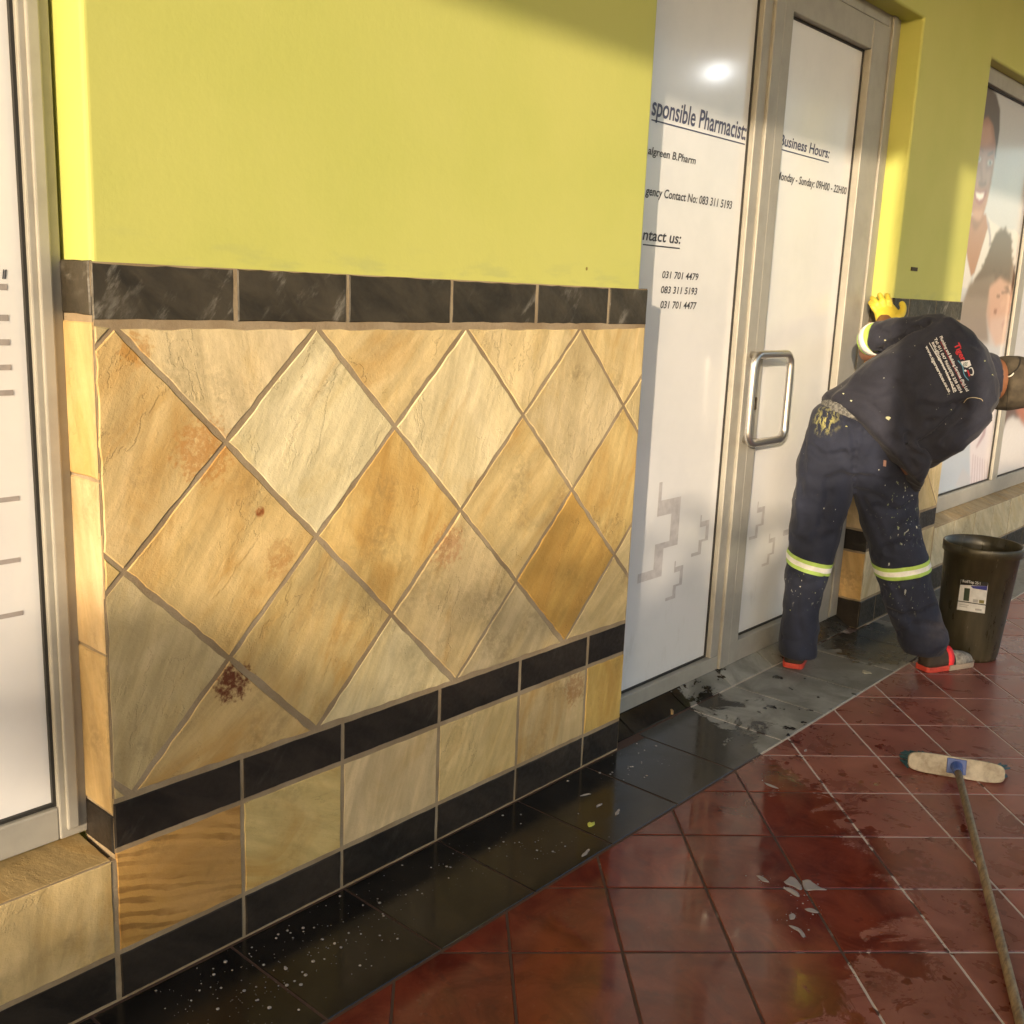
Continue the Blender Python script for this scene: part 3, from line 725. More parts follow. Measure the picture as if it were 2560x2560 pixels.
shapes = [
    (q_((150, 1300), (450, 1320), (430, 1800), (160, 1900)), srgb(176, 190, 205), 6, .8),
    (p_((425, 1365), (470, 1420), (570, 1490), (680, 1500), (740, 1560), (740, 1990), (300, 1990), (330, 1880), (440, 1500)), WHT, 1, 1),
    (p_((100, 1500), (250, 1640), (305, 1900), (290, 2000), (100, 2000)), WHT, 1, 1),
    (p_((430, 1370), (460, 1440), (475, 1560), (470, 1640), (455, 1640), (460, 1560), (440, 1460)), srgb(150, 140, 160), 1, .8),
    (p_((180, 1380), (430, 1360), (447, 1480), (332, 1870), (302, 1900), (250, 1640), (180, 1560)), SK, 1, 1),
    (p_((300, 1400), (410, 1400), (350, 1500), (320, 1500)), SKD, 5, .6),
    (p_((240, 420), (400, 260), (460, 245), (520, 330), (553, 460), (548, 640), (525, 800), (510, 900), (495, 800), (400, 600), (330, 600)), HAIR, 1, 1),
    (p_((320, 620), (385, 560), (450, 525), (495, 600), (515, 760), (500, 950), (475, 1100), (440, 1260), (405, 1390), (355, 1428), (300, 1340), (250, 1200), (250, 760)), SK, 2, 1),
    (p_((370, 600), (470, 590), (490, 740), (430, 770), (370, 740)), SKL, 7, .55),
    (p_((330, 1020), (370, 980), (390, 1060), (350, 1140)), SKL, 6, .6), (p_((430, 1000), (475, 980), (455, 1110), (430, 1110)), SKL, 6, .6),
    (p_((310, 1330), (410, 1330), (380, 1420), (330, 1410)), SKL, 6, .5),
    (p_((355, 780), (400, 805), (415, 830), (390, 815), (350, 800)), HAIR, 1, .8), (p_((440, 850), (490, 815), (500, 835), (450, 865)), HAIR, 1, .8),
    (p_((345, 880), (365, 862), (390, 885), (380, 910), (350, 912)), srgb(230, 225, 220), 1, .9), (p_((360, 872), (377, 872), (377, 905), (360, 905)), srgb(40, 28, 24), 1, 1),
    (p_((440, 915), (462, 895), (490, 912), (478, 940), (447, 940)), srgb(230, 225, 220), 1, .9), (p_((457, 905), (475, 905), (475, 936), (457, 936)), srgb(40, 28, 24), 1, 1),
    (p_((405, 880), (425, 880), (430, 1060), (415, 1100), (400, 1060)), SKL, 4, .5), (p_((365, 1085), (410, 1095), (435, 1080), (430, 1115), (390, 1135), (362, 1110)), SKD, 2, .7),
    (p_((325, 1150), (380, 1170), (440, 1150), (435, 1200), (400, 1270), (370, 1285), (340, 1250)), srgb(150, 78, 72), 1, .9),
    (p_((340, 1168), (380, 1185), (418, 1178), (405, 1225), (375, 1240), (350, 1220)), srgb(245, 238, 230), 1, 1),
    # second head, pale sky haze on the glass painted into its colours
    (p_((540, 1500), (600, 1485), (650, 1560), (655, 1740), (685, 1880), (700, 2050), (560, 2100), (300, 2100), (330, 1920), (400, 1820), (470, 1640), (500, 1560)), srgb(104, 80, 68), 3, 1),
    (q_((430, 20), (640, -40), (650, 60), (600, 180), (575, 330), (590, 540), (340, 520), (345, 260)), srgb(134, 116, 104), 8, 1),
    (q_((600, 60), (690, -20), (780, 40), (800, 120), (765, 330), (725, 540), (650, 560), (590, 420), (570, 300)), srgb(214, 172, 152), 7, 1),
    (q_((640, 250), (665, 255), (655, 300), (635, 290)), srgb(140, 90, 75), 1, .8), (q_((700, 380), (735, 330), (715, 440)), srgb(170, 85, 75), 1, .8), (q_((720, 60), (760, 50), (790, 140), (770, 120)), HAIR, 2, .7),
    (q_((690, 200), (730, 150), (740, 200), (700, 260)), srgb(228, 190, 168), 4, .6), (q_((600, 330), (760, 300), (740, 560), (600, 560)), srgb(222, 200, 190), 12, .55), (q_((340, 150), (600, 150), (600, 560), (340, 560)), srgb(176, 162, 150), 16, .45), (q_((700, 100), (760, 90), (770, 110), (705, 122)), HAIR, 1, .6), (q_((660, 130), (690, 128), (688, 150), (662, 150)), srgb(60, 40, 34), 1, .7),
    *[(p_((x-14, y), (x, y-16), (x+14, y), (x, y+16)), srgb(92, 70, 58), 2, .9) for x, y in ((520, 1540), (560, 1498), (600, 1484), (640, 1540), (652, 1600), (655, 1680), (664, 1750), (678, 1820), (478, 1620), (468, 1680), (430, 1760), (400, 1810), (560, 1860), (600, 1880), (500, 1850))],
    # coat folds below
    (q_((430, 1330), (620, 1080), (650, 1100), (580, 1740), (430, 1800)), srgb(222, 214, 220), 3, 1),
]
for k in range(7):
    x = 455+k*20; shapes.append((q_((x, 1500+k*10), (x+7, 1500+k*10), (x-10+k*3, 1780), (x-18+k*3, 1780)), srgb(160, 130, 145), 1, .6))
shapes += [(q_((560, 1180), (585, 1190), (560, 1340), (490, 1450), (480, 1440), (540, 1320)), srgb(150, 105, 120), 2, .7),
           (q_((300, 1780), (370, 1620), (440, 1700), (420, 1800)), srgb(190, 190, 196), 2, .8)]
def mat_print():
    s = N('printed_photo_film'); c = s.attr('print').outputs['Color']
    return s.set(Base_Color=c, Roughness=.32, Coat_Weight=.7, Coat_Roughness=.1)
M['print'] = mat_print()
bm = paint_panel('photo', 6.02, 7.143, .525, 2.82, YW+.030, 190, 400, shapes, srgb(206, 208, 214))
pf = link('photo_film', bm, M['print'], win2)
shapes2 = [(q_((840, -200), (897, -200), (850, 300), (800, 600), (790, 600)), srgb(190, 186, 188), 3, .9),
           (q_((720, 1150), (760, 1000), (960, 950), (960, 1330), (880, 1250), (800, 1180), (740, 1230), (715, 1330)), srgb(110, 84, 70), 2, 1),
           (q_((820, 1110), (960, 1000), (960, 1330), (885, 1250)), srgb(190, 120, 92), 2, 1),
           (q_((660, 1720), (700, 1350), (760, 1200), (850, 1195), (960, 1330), (960, 1740)), WHT, 2, 1)]
bm = paint_panel('photo', 7.249, 8.353, .525, 2.82, YW+.0285, 90, 200, shapes2, srgb(212, 212, 216))
link('photo_film', bm, M['print'], win2)

# ------------------------------------------------------------------ canopy over the walkway
can = empty('walkway_canopy', (0, -3.2, 0), 'flat walkway roof on square painted columns along the shopfront', 'canopy')
bm = BM(); box(bm, -16, 16, -3.4, .3, 3.85, 4.0); link('roof_slab', bm, M['ceil'], can)
for i, x in enumerate((-7.4, -1.27, 4.9, 11.0)):
    bm = BM(); box(bm, x-.125, x+.125, -3.3, -3.05, -.003, 3.85); box(bm, x-.16, x+.16, -3.335, -3.015, -.003, .2)
    link('column', bm, M['plaster'], can, bevel=.01)
lamp = empty('ceiling_lamp', (8.37, -2.85, 3.55), 'round lit lamp hanging under the walkway roof, mirrored in the door glass', 'lamp')
bm = BM(); tube(bm, [(8.37, -2.85, 3.62), (8.37, -2.85, 3.85)], .02, 10); tube(bm, [(8.37, -2.85, 3.60), (8.37, -2.85, 3.66)], .13, 24); link('lamp_mount', bm, M['alu'], lamp)
s = N('lit_lamp_glass'); s.set(Base_Color=(.9, .9, .9, 1), Emission_Color=(.93, .97, 1, 1), Emission_Strength=40.0)
bm = BM(); bmesh.ops.create_uvsphere(bm, u_segments=24, v_segments=12, radius=.055, matrix=Matrix.Translation((8.37, -2.85, 3.55))); link('lamp_globe', bm, s.m, lamp, smooth=True)

# unseen shrubs added behind the viewer to throw the low wall shade
def mat_leaf():
    s = N('shrub_leaf'); return s.set(Base_Color=s.mix(s.noise(s.pos(), 5, 3), (.04, .07, .02, 1), (.09, .13, .035, 1)), Roughness=.6)
M['leaf'] = mat_leaf(); M['bark'] = plain('bark', (.10, .07, .045), .9)
def shade_shrub(x, y, h, wd, seed, label):
    r = random.Random(seed); t = empty('shrub', (x, y, -.06), label, 'shrub', 'shrubs across the car park')
    bm = BM()
    for k in range(5):
        a = r.uniform(0, 6.28); tube(bm, [(x, y, -.06), (x+math.cos(a)*wd*.2, y+math.sin(a)*.2, h*.4), (x+math.cos(a)*wd*.4, y+math.sin(a)*.35, h*.75)], [.05, .035, .015], 7)
    link('trunk', bm, M['bark'], t)
    bm = BM()
    cl = [(Vector((x+r.gauss(0, wd*.30), y+r.gauss(0, .3), r.uniform(.25, h-.25))), r.uniform(.22, .45)) for _ in range(36)]
    for c, q in cl:
        for _ in range(130):
            d = Vector((r.gauss(0, 1), r.gauss(0, 1), r.gauss(0, 1))).normalized()*q*r.random()**.4
            p = c+d
            if p.z > h or p.z < .05: continue
            u = Vector((r.gauss(0, 1), r.gauss(0, 1), r.gauss(0, 1))).normalized(); v = u.orthogonal().normalized(); sz = r.uniform(.05, .09)
            quad(bm, [p-u*sz, p+v*sz*.5, p+u*sz, p-v*sz*.5])
    link('crown', bm, M['leaf'], t)
SY = -5.6; SDX = 2.07*5.6; SDZ = 2.299*math.tan(SUN_EL)*5.6
lab = ['tall round shrub', 'broad leafy shrub', 'low spreading shrub', 'dense dark shrub', 'ragged shrub', 'wide hedge shrub', 'shrub with open crown', 'last shrub of the row']
for i, (xw, zw, wd) in enumerate(((-1.2, .62, 1.6), (1.15, 1.0, 1.1), (2.35, .18, 1.3), (4.0, .70, 1.5), (5.6, .78, 1.6), (7.4, .75, 1.8), (9.5, .8, 2), (11.8, .9, 2.2))):
    shade_shrub(xw-SDX, SY, SDZ+zw, wd, 50+i, lab[i]+' across the car park behind the viewer')

# ------------------------------------------------------------------ person
FH = Vector((FW.x, FW.y, 0)).normalized()
k1 = lambda x, y: (1900+x*.3416, 650+y*.3416)
k2 = lambda x, y: (1900+x*.3416, 1200+y*.3416)
k6 = lambda x, y: (2060+x*.1346, 680+y*.1346)
def span_ring(a, b, d, rd, n=28, pw=.85, v=None):
    A, Bp = at_d(*a, d), at_d(*b, d)
    return ellring((A+Bp)/2, (Bp-A)/2, (v or FH)*rd, n, pw)
def union(bm, voxel, it=6, fac=.5):
    me = bpy.data.meshes.new('u'); bmesh.ops.recalc_face_normals(bm, faces=bm.faces); bm.to_mesh(me); bm.free()
    o = bpy.data.objects.new('u', me); COL.objects.link(o)
    r = o.modifiers.new('r', 'REMESH'); r.mode = 'VOXEL'; r.voxel_size = voxel; r.use_smooth_shade = True
    if it:
        q = o.modifiers.new('s', 'SMOOTH'); q.iterations = it; q.factor = fac
    out = bpy.data.meshes.new_from_object(o.evaluated_get(bpy.context.evaluated_depsgraph_get()))
    bpy.data.objects.remove(o); bpy.data.meshes.remove(me); return out
def displace(me, fn):
    nn = [v.normal.copy() for v in me.vertices]
    for v, q in zip(me.vertices, nn): v.co += q*fn(v.co)
    me.update()
def bvh_of(me):
    return BVHTree.FromPolygons([v.co.copy() for v in me.vertices], [tuple(p.vertices) for p in me.polygons])
def ray_on(bvh, px, py, off=.0015):
    d = pray(px, py).normalized(); h = bvh.ray_cast(CAM, d, 20)
    return None if h[0] is None else h[0]-d*off
def decal(bvh, pts2d, faces, off=.0015):
    """flat 2d mesh (in photograph pixels of the garment) laid on the surface"""
    bm = BM(); vs = []
    for p in pts2d:
        h = ray_on(bvh, p[0], p[1], off); vs.append(bm.verts.new(h) if h else None)
    for f in faces:
        q = [vs[i] for i in f]
        if None in q: continue
        try: bm.faces.new(q)
        except ValueError: pass
    return bm
def fold_fn(scale, amp, axis, stretch=3.0, seed=0):
    axis = Vector(axis).normalized()
    def f(p):
        q = p - axis*p.dot(axis)*(1-1/stretch)
        a = mnoise.noise(q*scale+Vector((seed, 0, 0))); b = mnoise.noise(q*scale*2.3+Vector((0, seed, 5)))
        return amp*((1-abs(a)*2.2)*.8 + b*.5)
    return f

skin = N('brown_skin'); skin.set(Base_Color=skin.mix(skin.noise(skin.pos(), 30, 4), (.16, .065, .032, 1), (.23, .10, .05, 1)), Roughness=.5)
sj, cj, hj = mat_cloth('navy_jacket_cloth', (.0115, .0125, .0235, 1))
def jp(*a): return tuple(at_d(*k1(*a), 4.25))
for (x, y, r) in ((940, 1155, .012),): pass
jacket_mat = sj.set(Base_Color=cj, Roughness=.85, Normal=sj.bump(hj, .35, .012), Sheen_Weight=.08)
st_, ct_, ht_ = mat_cloth('navy_trouser_cloth', (.0080, .0112, .0270, 1))
yst = st_.ramp(st_.noise(st_.mapping(st_.pos(), (1, 1, .4), rot=(.5, -.3, 0)), 75, 4, .65), .46, .56)
ct_ = st_.mix(st_.math('MULTIPLY', st_.math('MULTIPLY', st_.spot(tuple(at_d(*k1(478, 1165), 4.36)), .066, .8, .5, 35), yst), .85), ct_, (.42, .40, .15, 1))
ct_ = st_.mix(st_.math('MULTIPLY', st_.spot(tuple(at_d(*k2(1110, 755), 4.62)), .028, .4, .6, 60), .95), ct_, (.62, .58, .22, 1))
ct_ = st_.mix(st_.math('MULTIPLY', st_.spot(tuple(at_d(*k2(1110, 840), 4.62)), .05, .9, 1.3, 45), .8), ct_, (.60, .60, .55, 1))
ct_ = st_.mix(st_.math('MULTIPLY', st_.spot(tuple(at_d(*k2(1270, 1110), 4.60)), .085, .9, .3, 30), .6), ct_, (.12, .10, .10, 1))
vor = st_.noise(st_.mapping(st_.pos(), (1, 1, .6), loc=(2, 5, 1)), 85, 2, .5); spk = st_.ramp(vor, .665, .69)
reg = None
for (x, y, d_, r_) in ((1060, 130, 4.42, .075), (1060, 300, 4.46, .075), (960, 240, 4.46, .06), (1080, 440, 4.48, .05), (930, 790, 4.52, .06), (1080, 860, 4.53, .07), (340, 780, 4.54, .075), (1060, 20, 4.42, .05)):
    m_ = st_.spot(tuple(at_d(*k2(x, y), d_)), r_*1.3, 1.0, .25, 20); reg = m_ if reg is None else st_.math('MAXIMUM', reg, m_)
ct_ = st_.mix(st_.math('MULTIPLY', st_.math('MULTIPLY', spk, reg), .85), ct_, st_.mix(st_.ramp(st_.noise(st_.pos(), 30, 2), .45, .55), (.52, .53, .48, 1), (.36, .42, .18, 1)))
trouser_mat = st_.set(Base_Color=ct_, Roughness=.85, Normal=st_.bump(ht_, .4, .014), Sheen_Weight=.06)

LEG_L = [(-300, 345, 720, 4.48, .125), (-100, 280, 705, 4.50, .12), (60, 262, 668, 4.53, .11), (300, 238, 592, 4.56, .1), (520, 224, 545, 4.585, .092), (640, 203, 507, 4.60, .09),
         (800, 190, 445, 4.62, .086), (900, 180, 421, 4.635, .086), (1100, 160, 412, 4.65, .09), (1240, 155, 414, 4.66, .095), (1268, 153, 404, 4.665, .095)]
LEG_R = [(-300, 560, 1090, 4.47, .125), (-100, 600, 1150, 4.49, .12), (80, 690, 1142, 4.52, .11), (330, 755, 1147, 4.55, .1), (500, 812, 1197, 4.565, .095), (620, 838, 1219, 4.585, .092),
         (700, 866, 1234, 4.595, .09), (850, 900, 1274, 4.61, .09), (1000, 960, 1308, 4.635, .092), (1120, 1012, 1346, 4.645, .098), (1195, 1032, 1338, 4.655, .10), (1250, 1055, 1300, 4.66, .09)]
PEL = [((290, -120), (1150, -40), 4.49, .125), ((345, -320), (1110, -220), 4.46, .14), ((405, -500), (1010, -390), 4.43, .135), ((452, -548), (905, -425), 4.41, .122)]
def leg_rings(T, sc=1.0, lo=-999, hi=9999):
    out = []
    for y, a, b, d, rd in T:
        if lo <= y <= hi:
            m, h = (a+b)/2, (b-a)/2*sc; out.append(span_ring(k2(m-h, y), k2(m+h, y), d, rd*sc))
    return out
# --- body (one continuous mesh under the clothes)
TOR = [((472, 1006), (1158, 1692), 4.415, .168), ((615, 895), (1195, 1500), 4.39, .160), ((790, 745), (1215, 1420), 4.36, .165), ((1000, 615), (1330, 1365), 4.33, .165),
       ((1180, 505), (1500, 1280), 4.31, .165), ((1325, 425), (1610, 1190), 4.30, .155), ((1490, 520), (1685, 1110), 4.29, .12), ((1600, 635), (1715, 1040), 4.29, .085)]
def tor_rings(sc=1.0, trim=0):
    out = []
    for (a, b, d, rd) in TOR[trim:]:
        m = ((a[0]+b[0])/2, (a[1]+b[1])/2); h = ((b[0]-a[0])/2*sc, (b[1]-a[1])/2*sc)
        out.append(span_ring(k1(m[0]-h[0], m[1]-h[1]), k1(m[0]+h[0], m[1]+h[1]), d, rd*sc, v=FW))
    return out
HC = at_d(2551, 957, 4.33)                       # head centre
hax = (RT*.98+UP*.03+FW*.10).normalized(); fax = (FW - hax*FW.dot(hax)).normalized(); sax = hax.cross(fax)
bb = BM()
rings(bb, leg_rings(LEG_L, .72)); rings(bb, leg_rings(LEG_R, .72))
rings(bb, [span_ring(k2(*a), k2(*b), d, rd*.8) for a, b, d, rd in PEL]); rings(bb, tor_rings(.78))
NECK = at_d(*k1(1640, 860), 4.30)
tube(bb, [NECK, NECK.lerp(HC, .55), HC], [.085, .084, .078], 18)
def P3(h, f, s_): return HC + hax*h + fax*f + sax*s_
bmesh.ops.create_uvsphere(bb, u_segments=24, v_segments=16, radius=1, matrix=Matrix(((hax.x*.118, fax.x*.094, sax.x*.077, HC.x), (hax.y*.118, fax.y*.094, sax.y*.077, HC.y), (hax.z*.118, fax.z*.094, sax.z*.077, HC.z), (0, 0, 0, 1))))
tube(bb, [P3(-.075, .02, 0), P3(-.095, .075, 0)], [.06, .034], 14)                         # jaw and chin
tube(bb, [P3(.012, .085, 0), P3(-.022, .112, 0), P3(-.034, .098, 0)], [.010, .016, .012], 10)   # nose
for sgn in (-1, 1):
    tube(bb, [P3(.024, .085, sgn*.012), P3(.026, .078, sgn*.045)], [.011, .010], 8)        # brow
    tube(bb, [P3(-.012, -.005, sgn*.074), P3(.02, -.015, sgn*.084)], [.012, .014], 8)      # ear
    tube(bb, [P3(-.060, .092, 0), P3(-.057, .082, sgn*.026)], [.010, .005], 8)             # lips
# left arm: upper arm back toward the door, forearm up to the pier
SH_L = at_d(*k1(1310, 500), 4.33); EL_L = at_d(*k1(802, 668), 4.60); WR_L = at_d(*k6(1130, 900), 4.86)
tube(bb, smooth_path([SH_L, SH_L.lerp(EL_L, .5), EL_L, EL_L.lerp(WR_L, .55), WR_L], 4), [.055]*5+[.050]*4+[.045]*4+[.036]*4, 14)
# right arm: hangs in front, forearm folded across to the thigh
SH_R = at_d(*k1(1590, 1110), 4.28); EL_R = at_d(*k1(1290, 1370), 4.36); WR_R = at_d(*k1(1180, 1500), 4.68)
tube(bb, smooth_path([SH_R, SH_R.lerp(EL_R, .5), EL_R, EL_R.lerp(WR_R, .5), WR_R], 4), [.055]*8+[.045]*5+[.032]*4, 14)
hd_ = (WR_R-EL_R).normalized(); hu = hd_.cross(UP).normalized()
tube(bb, [WR_R, WR_R+hd_*.05, WR_R+hd_*.09], [.03, .038, .030], 12)
for i, L_ in enumerate((.07, .08, .078, .06)):
    o_ = WR_R+hd_*.085+UP*(.027-.018*i); tube(bb, [o_-hd_*.03, o_+hd_*L_*.5, o_+hd_*L_*.8-hu*.018, o_+hd_*L_*.85-hu*.035], [.010, .0095, .009, .008], 8)
tube(bb, [WR_R+hd_*.02+UP*.02, WR_R+hd_*.06+UP*.05-hu*.015, WR_R+hd_*.085+UP*.055-hu*.03], [.012, .011, .009], 8)
me = union(bb, .009, 4)
man = link('person', me, skin.m, None, smooth=True)
tag(man, 'person in navy workwear bending over, yellow glove on the pier, lime reflective leg bands', 'person')
bm = BM()
for sgn in (-1, 1):
    e_ = BM(); bmesh.ops.create_uvsphere(e_, u_segments=12, v_segments=8, radius=.012, matrix=Matrix.Translation(P3(.008, .083, sgn*.031)))
    link('eye', e_, plain('eye_white', (.7, .68, .64), .3), man, smooth=True)
bm.free()
# --- trousers
bm = BM(); rings(bm, leg_rings(LEG_L)); rings(bm, leg_rings(LEG_R)); rings(bm, [span_ring(k2(*a), k2(*b), d, rd) for a, b, d, rd in PEL])
# loose cloth bunched over the shoe
rings(bm, [span_ring(k2(1150, 1060), k2(1345, 1090), 4.63, .08), span_ring(k2(1110, 1140), k2(1352, 1150), 4.63, .1), span_ring(k2(1060, 1215), k2(1318, 1215), 4.64, .09)])
def creases(me, lst):
    b = bvh_of(me); P = []
    for kf, pts, dp, r_ in lst:
        pp = smooth_path([Vector((*kf(x, y), 0)) for x, y in pts], 6); hh = [ray_on(b, p.x, p.y, 0) for p in pp]; P.append(([h for h in hh if h], dp, r_))
    from mathutils.kdtree import KDTree
    Q = []
    for hh, dp, r_ in P:
        if not hh: continue
        t_ = KDTree(len(hh))
        for i, h in enumerate(hh): t_.insert(h, i)
        t_.balance(); Q.append((t_, dp, r_))
    for v in me.vertices:
        if v.normal.dot(FW) > .35: continue
        o_ = 0
        for t_, dp, r_ in Q:
            d2 = t_.find(v.co)[2]**2
            if d2 < 9*r_*r_:
                q = math.sqrt(d2)/r_; o_ += -dp*math.exp(-q*q) + dp*.25*math.exp(-(q-1.8)**2*1.6)
        v.co += v.normal*o_
    me.update()
tm = union(bm, .010, 4)
fz = fold_fn(4.5, .009, (.25, -.2, 1), .55, 3); fz2 = fold_fn(11, .0028, (.5, -.4, 1), .6, 9)
displace(tm, lambda p: fz(p)+fz2(p)); tm.update()
creases(tm, [(k1, [(655, 1190), (690, 1350), (685, 1690)], .010, .012), (k1, [(370, 1370), (480, 1440), (610, 1420)], .013, .016), (k1, [(690, 1680), (850, 1730), (1010, 1830)], .010, .015), (k1, [(330, 1560), (470, 1610), (600, 1560)], .007, .02),
             (k2, [(1130, 150), (1010, 230), (860, 190)], .010, .014), (k2, [(1140, 300), (1040, 330), (950, 420)], .010, .014), (k2, [(840, 560), (960, 480), (1190, 450)], .009, .014), (k2, [(225, 690), (350, 760), (480, 710)], .009, .014),
             (k2, [(235, 420), (360, 470), (520, 400)], .007, .018), (k2, [(880, 840), (1010, 760), (1140, 740)], .009, .013), (k2, [(960, 960), (1100, 1000), (1290, 930)], .010, .016), (k2, [(1020, 1120), (1160, 1060), (1330, 1080)], .012, .014),
             (k2, [(165, 1150), (250, 1180), (330, 1150)], .006, .010), (k2, [(330, -250), (300, 60), (330, 330)], .007, .02), (k2, [(300, 720), (270, 900), (300, 1120)], .007, .014), (k2, [(760, 150), (880, 380), (950, 520)], .009, .016), (k2, [(990, 780), (1090, 960), (1130, 1080)], .008, .016), (k2, [(500, 0), (480, 200), (400, 420)], .008, .016), (k1, [(420, 1120), (640, 1190), (860, 1300)], .008, .010)])
tr_bvh = bvh_of(tm)
def strip_from(me, p0, n0, p1, n1, off):
    """a band cut from a garment between two planes, lifted off the cloth"""
    b = BM(); b.from_mesh(me)
    for p, n_ in ((p0, n0), (p1, n1)):
        bmesh.ops.bisect_plane(b, geom=b.verts[:]+b.edges[:]+b.faces[:], plane_co=p, plane_no=n_, clear_outer=True)
    b.normal_update()
    for v in b.verts: v.co += v.normal*off
    return b
trousers = link('trousers', tm, trouser_mat, man, smooth=True)
lime = plain('lime_reflective_tape', (.42, .62, .13), .55); silver = plain('silver_reflective_tape', (.82, .82, .78), .35)
def leg_band(tp, bt, keep, dpt):
    """tp, bt: top and bottom edge pixel pairs"""
    for nm, (f0, f1), m_, off in (('reflective_band', (0, 1), lime, .0025), ('silver_stripe', (.30, .70), silver, .0042)):
        P = lambda s_, f: at_d(tp[s_][0]+(bt[s_][0]-tp[s_][0])*f, tp[s_][1]+(bt[s_][1]-tp[s_][1])*f, dpt)
        a0, a1, b0, b1 = P(0, f0), P(1, f0), P(0, f1), P(1, f1)
        n0 = (a1-a0).cross(FH+UP*.12).normalized(); n0 = n0 if n0.z > 0 else -n0
        b = strip_from(tm, a0, n0, b0, -n0, off)
        mid = at_d(*keep, dpt)
        bmesh.ops.delete(b, geom=[f for f in b.faces if abs((f.calc_center_median()-mid).dot(RT)) > .14], context='FACES')
        ob = link(nm, b, m_, band_parent[0], smooth=True)
        if nm == 'reflective_band': band_parent[0] = ob
    band_parent[0] = trousers
band_parent = [trousers]
leg_band((k2(222, 520), k2(518, 590)), (k2(203, 612), k2(488, 682)), k2(360, 600), 4.58)
leg_band((k2(832, 612), k2(1200, 540)), (k2(862, 708), k2(1222, 636)), k2(1030, 625), 4.58)
bm = BM(); b_ = [k1(905, 1465), k1(925, 1468), k1(922, 1512), k1(902, 1508)]
bm = decal(tr_bvh, b_, [(0, 1, 2, 3)], .002); link('pocket_tag', bm, plain('pink_tag', (.35, .20, .16), .8), trousers)
# shirt showing between jacket and trousers
bm = BM(); rings(bm, [span_ring(k1(448, 1078), k1(930, 1260), 4.41, .136), span_ring(k1(486, 1000), k1(960, 1180), 4.40, .142)])
s = N('grey_check_shirt'); wv = s.n('TexChecker'); s.l(s.mapping(s.pos(), (1, 1, 1), rot=(.4, .3, .2)), wv.inputs[0]); wv.inputs[1].default_value = (.20, .20, .19, 1); wv.inputs[2].default_value = (.10, .10, .10, 1); wv.inputs[3].default_value = 70
link('shirt', union(bm, .01, 3), s.set(Base_Color=wv.outputs[0], Roughness=.9), man, smooth=True)
# --- jacket
bm = BM(); rings(bm, tor_rings(1.0))
# hem drape toward the thigh
rings(bm, [span_ring(k1(900, 1180), k1(1205, 1450), 4.36, .14), span_ring(k1(930, 1330), k1(1185, 1560), 4.37, .12), span_ring(k1(1000, 1500), k1(1165, 1640), 4.39, .09)])
SLV = smooth_path([at_d(*k1(1330, 560), 4.31), at_d(*k1(1130, 560), 4.38), at_d(*k1(850, 568), 4.52)], 4)
tube(bm, SLV, [.088, .085, .082, .080, .078, .076, .073, .069, .066], 20)
SRV = smooth_path([at_d(*k1(1560, 1090), 4.27), at_d(*k1(1450, 1215), 4.27), at_d(*k1(1290, 1340), 4.31), at_d(*k1(1220, 1385), 4.42)], 4)
tube(bm, SRV, [.085]*4+[.082]*4+[.074]*5, 18)
jm = union(bm, .010, 4)
fj = fold_fn(6.5, .010, RT*.6-UP*.8, 2.5, 4); fj2 = fold_fn(14, .006, RT*.9+UP*.5, 3.0, 8)
displace(jm, lambda p: fj(p)+fj2(p)); jm.update()
creases(jm, [(k1, [(855, 690), (1000, 600), (1110, 530), (1220, 465)], .022, .016), (k1, [(1180, 1345), (1290, 1275), (1400, 1165), (1490, 1080)], .020, .018), (k1, [(1085, 1300), (1100, 1390), (1200, 1440)], .014, .014),
             (k1, [(900, 760), (1000, 900), (1080, 1100), (1090, 1300)], .012, .028), (k1, [(1190, 1060), (1310, 1090), (1490, 1050)], .010, .018), (k1, [(1360, 440), (1470, 560), (1600, 640)], .006, .012), (k1, [(700, 900), (850, 960), (1010, 910)], .010, .022),
             (k1, [(600, 1010), (760, 1050), (900, 1160)], .009, .02), (k1, [(1240, 1190), (1330, 1150), (1420, 1060)], .010, .014), (k1, [(880, 560), (1000, 520), (1120, 500)], .010, .016), (k1, [(960, 1300), (1050, 1380), (1120, 1520)], .010, .018),
             (k1, [(1350, 1330), (1420, 1240), (1500, 1190)], .009, .012), (k1, [(860, 500), (930, 560), (940, 640)], .008, .012)])
jb = bvh_of(jm)
jacket = link('jacket', jm, jacket_mat, man, smooth=True)
# collar
bm = BM(); CN = (HC-NECK).normalized()
rs_ = []
for f_, r_ in ((-.01, .094), (.035, .092), (.05, .088), (.046, .078), (.0, .076)):
    c_ = NECK+CN*f_; rs_.append(ellring(c_, UP*r_*1.12, FW*r_*.95, 28))
rings(bm, rs_); displace_me = union(bm, .007, 3); displace(displace_me, fold_fn(20, .003, UP, 1, 2)); link('collar', displace_me, jacket_mat, jacket, smooth=True)
# sleeve end: lime and white reflective cuff, seam of thread on the shoulder
bm = BM(); ed = (SLV[-1]-SLV[-2]).normalized()
cA = SLV[-1]-ed*.01; cB = at_d(*k1(792, 602), 4.575)
tube(bm, [cA, cA.lerp(cB, .5), cB, cB+(cB-cA).normalized()*.004], [.069, .068, .063, .056], 24); c_ob = link('sleeve_cuff', union(bm, .006, 2), lime, jacket, smooth=True)
bm = BM(); tube(bm, [cA.lerp(cB, .18), cA.lerp(cB, .5), cA.lerp(cB, .72)], [.0725, .072, .0695], 28); link('silver_stripe', bm, silver, c_ob, smooth=True)
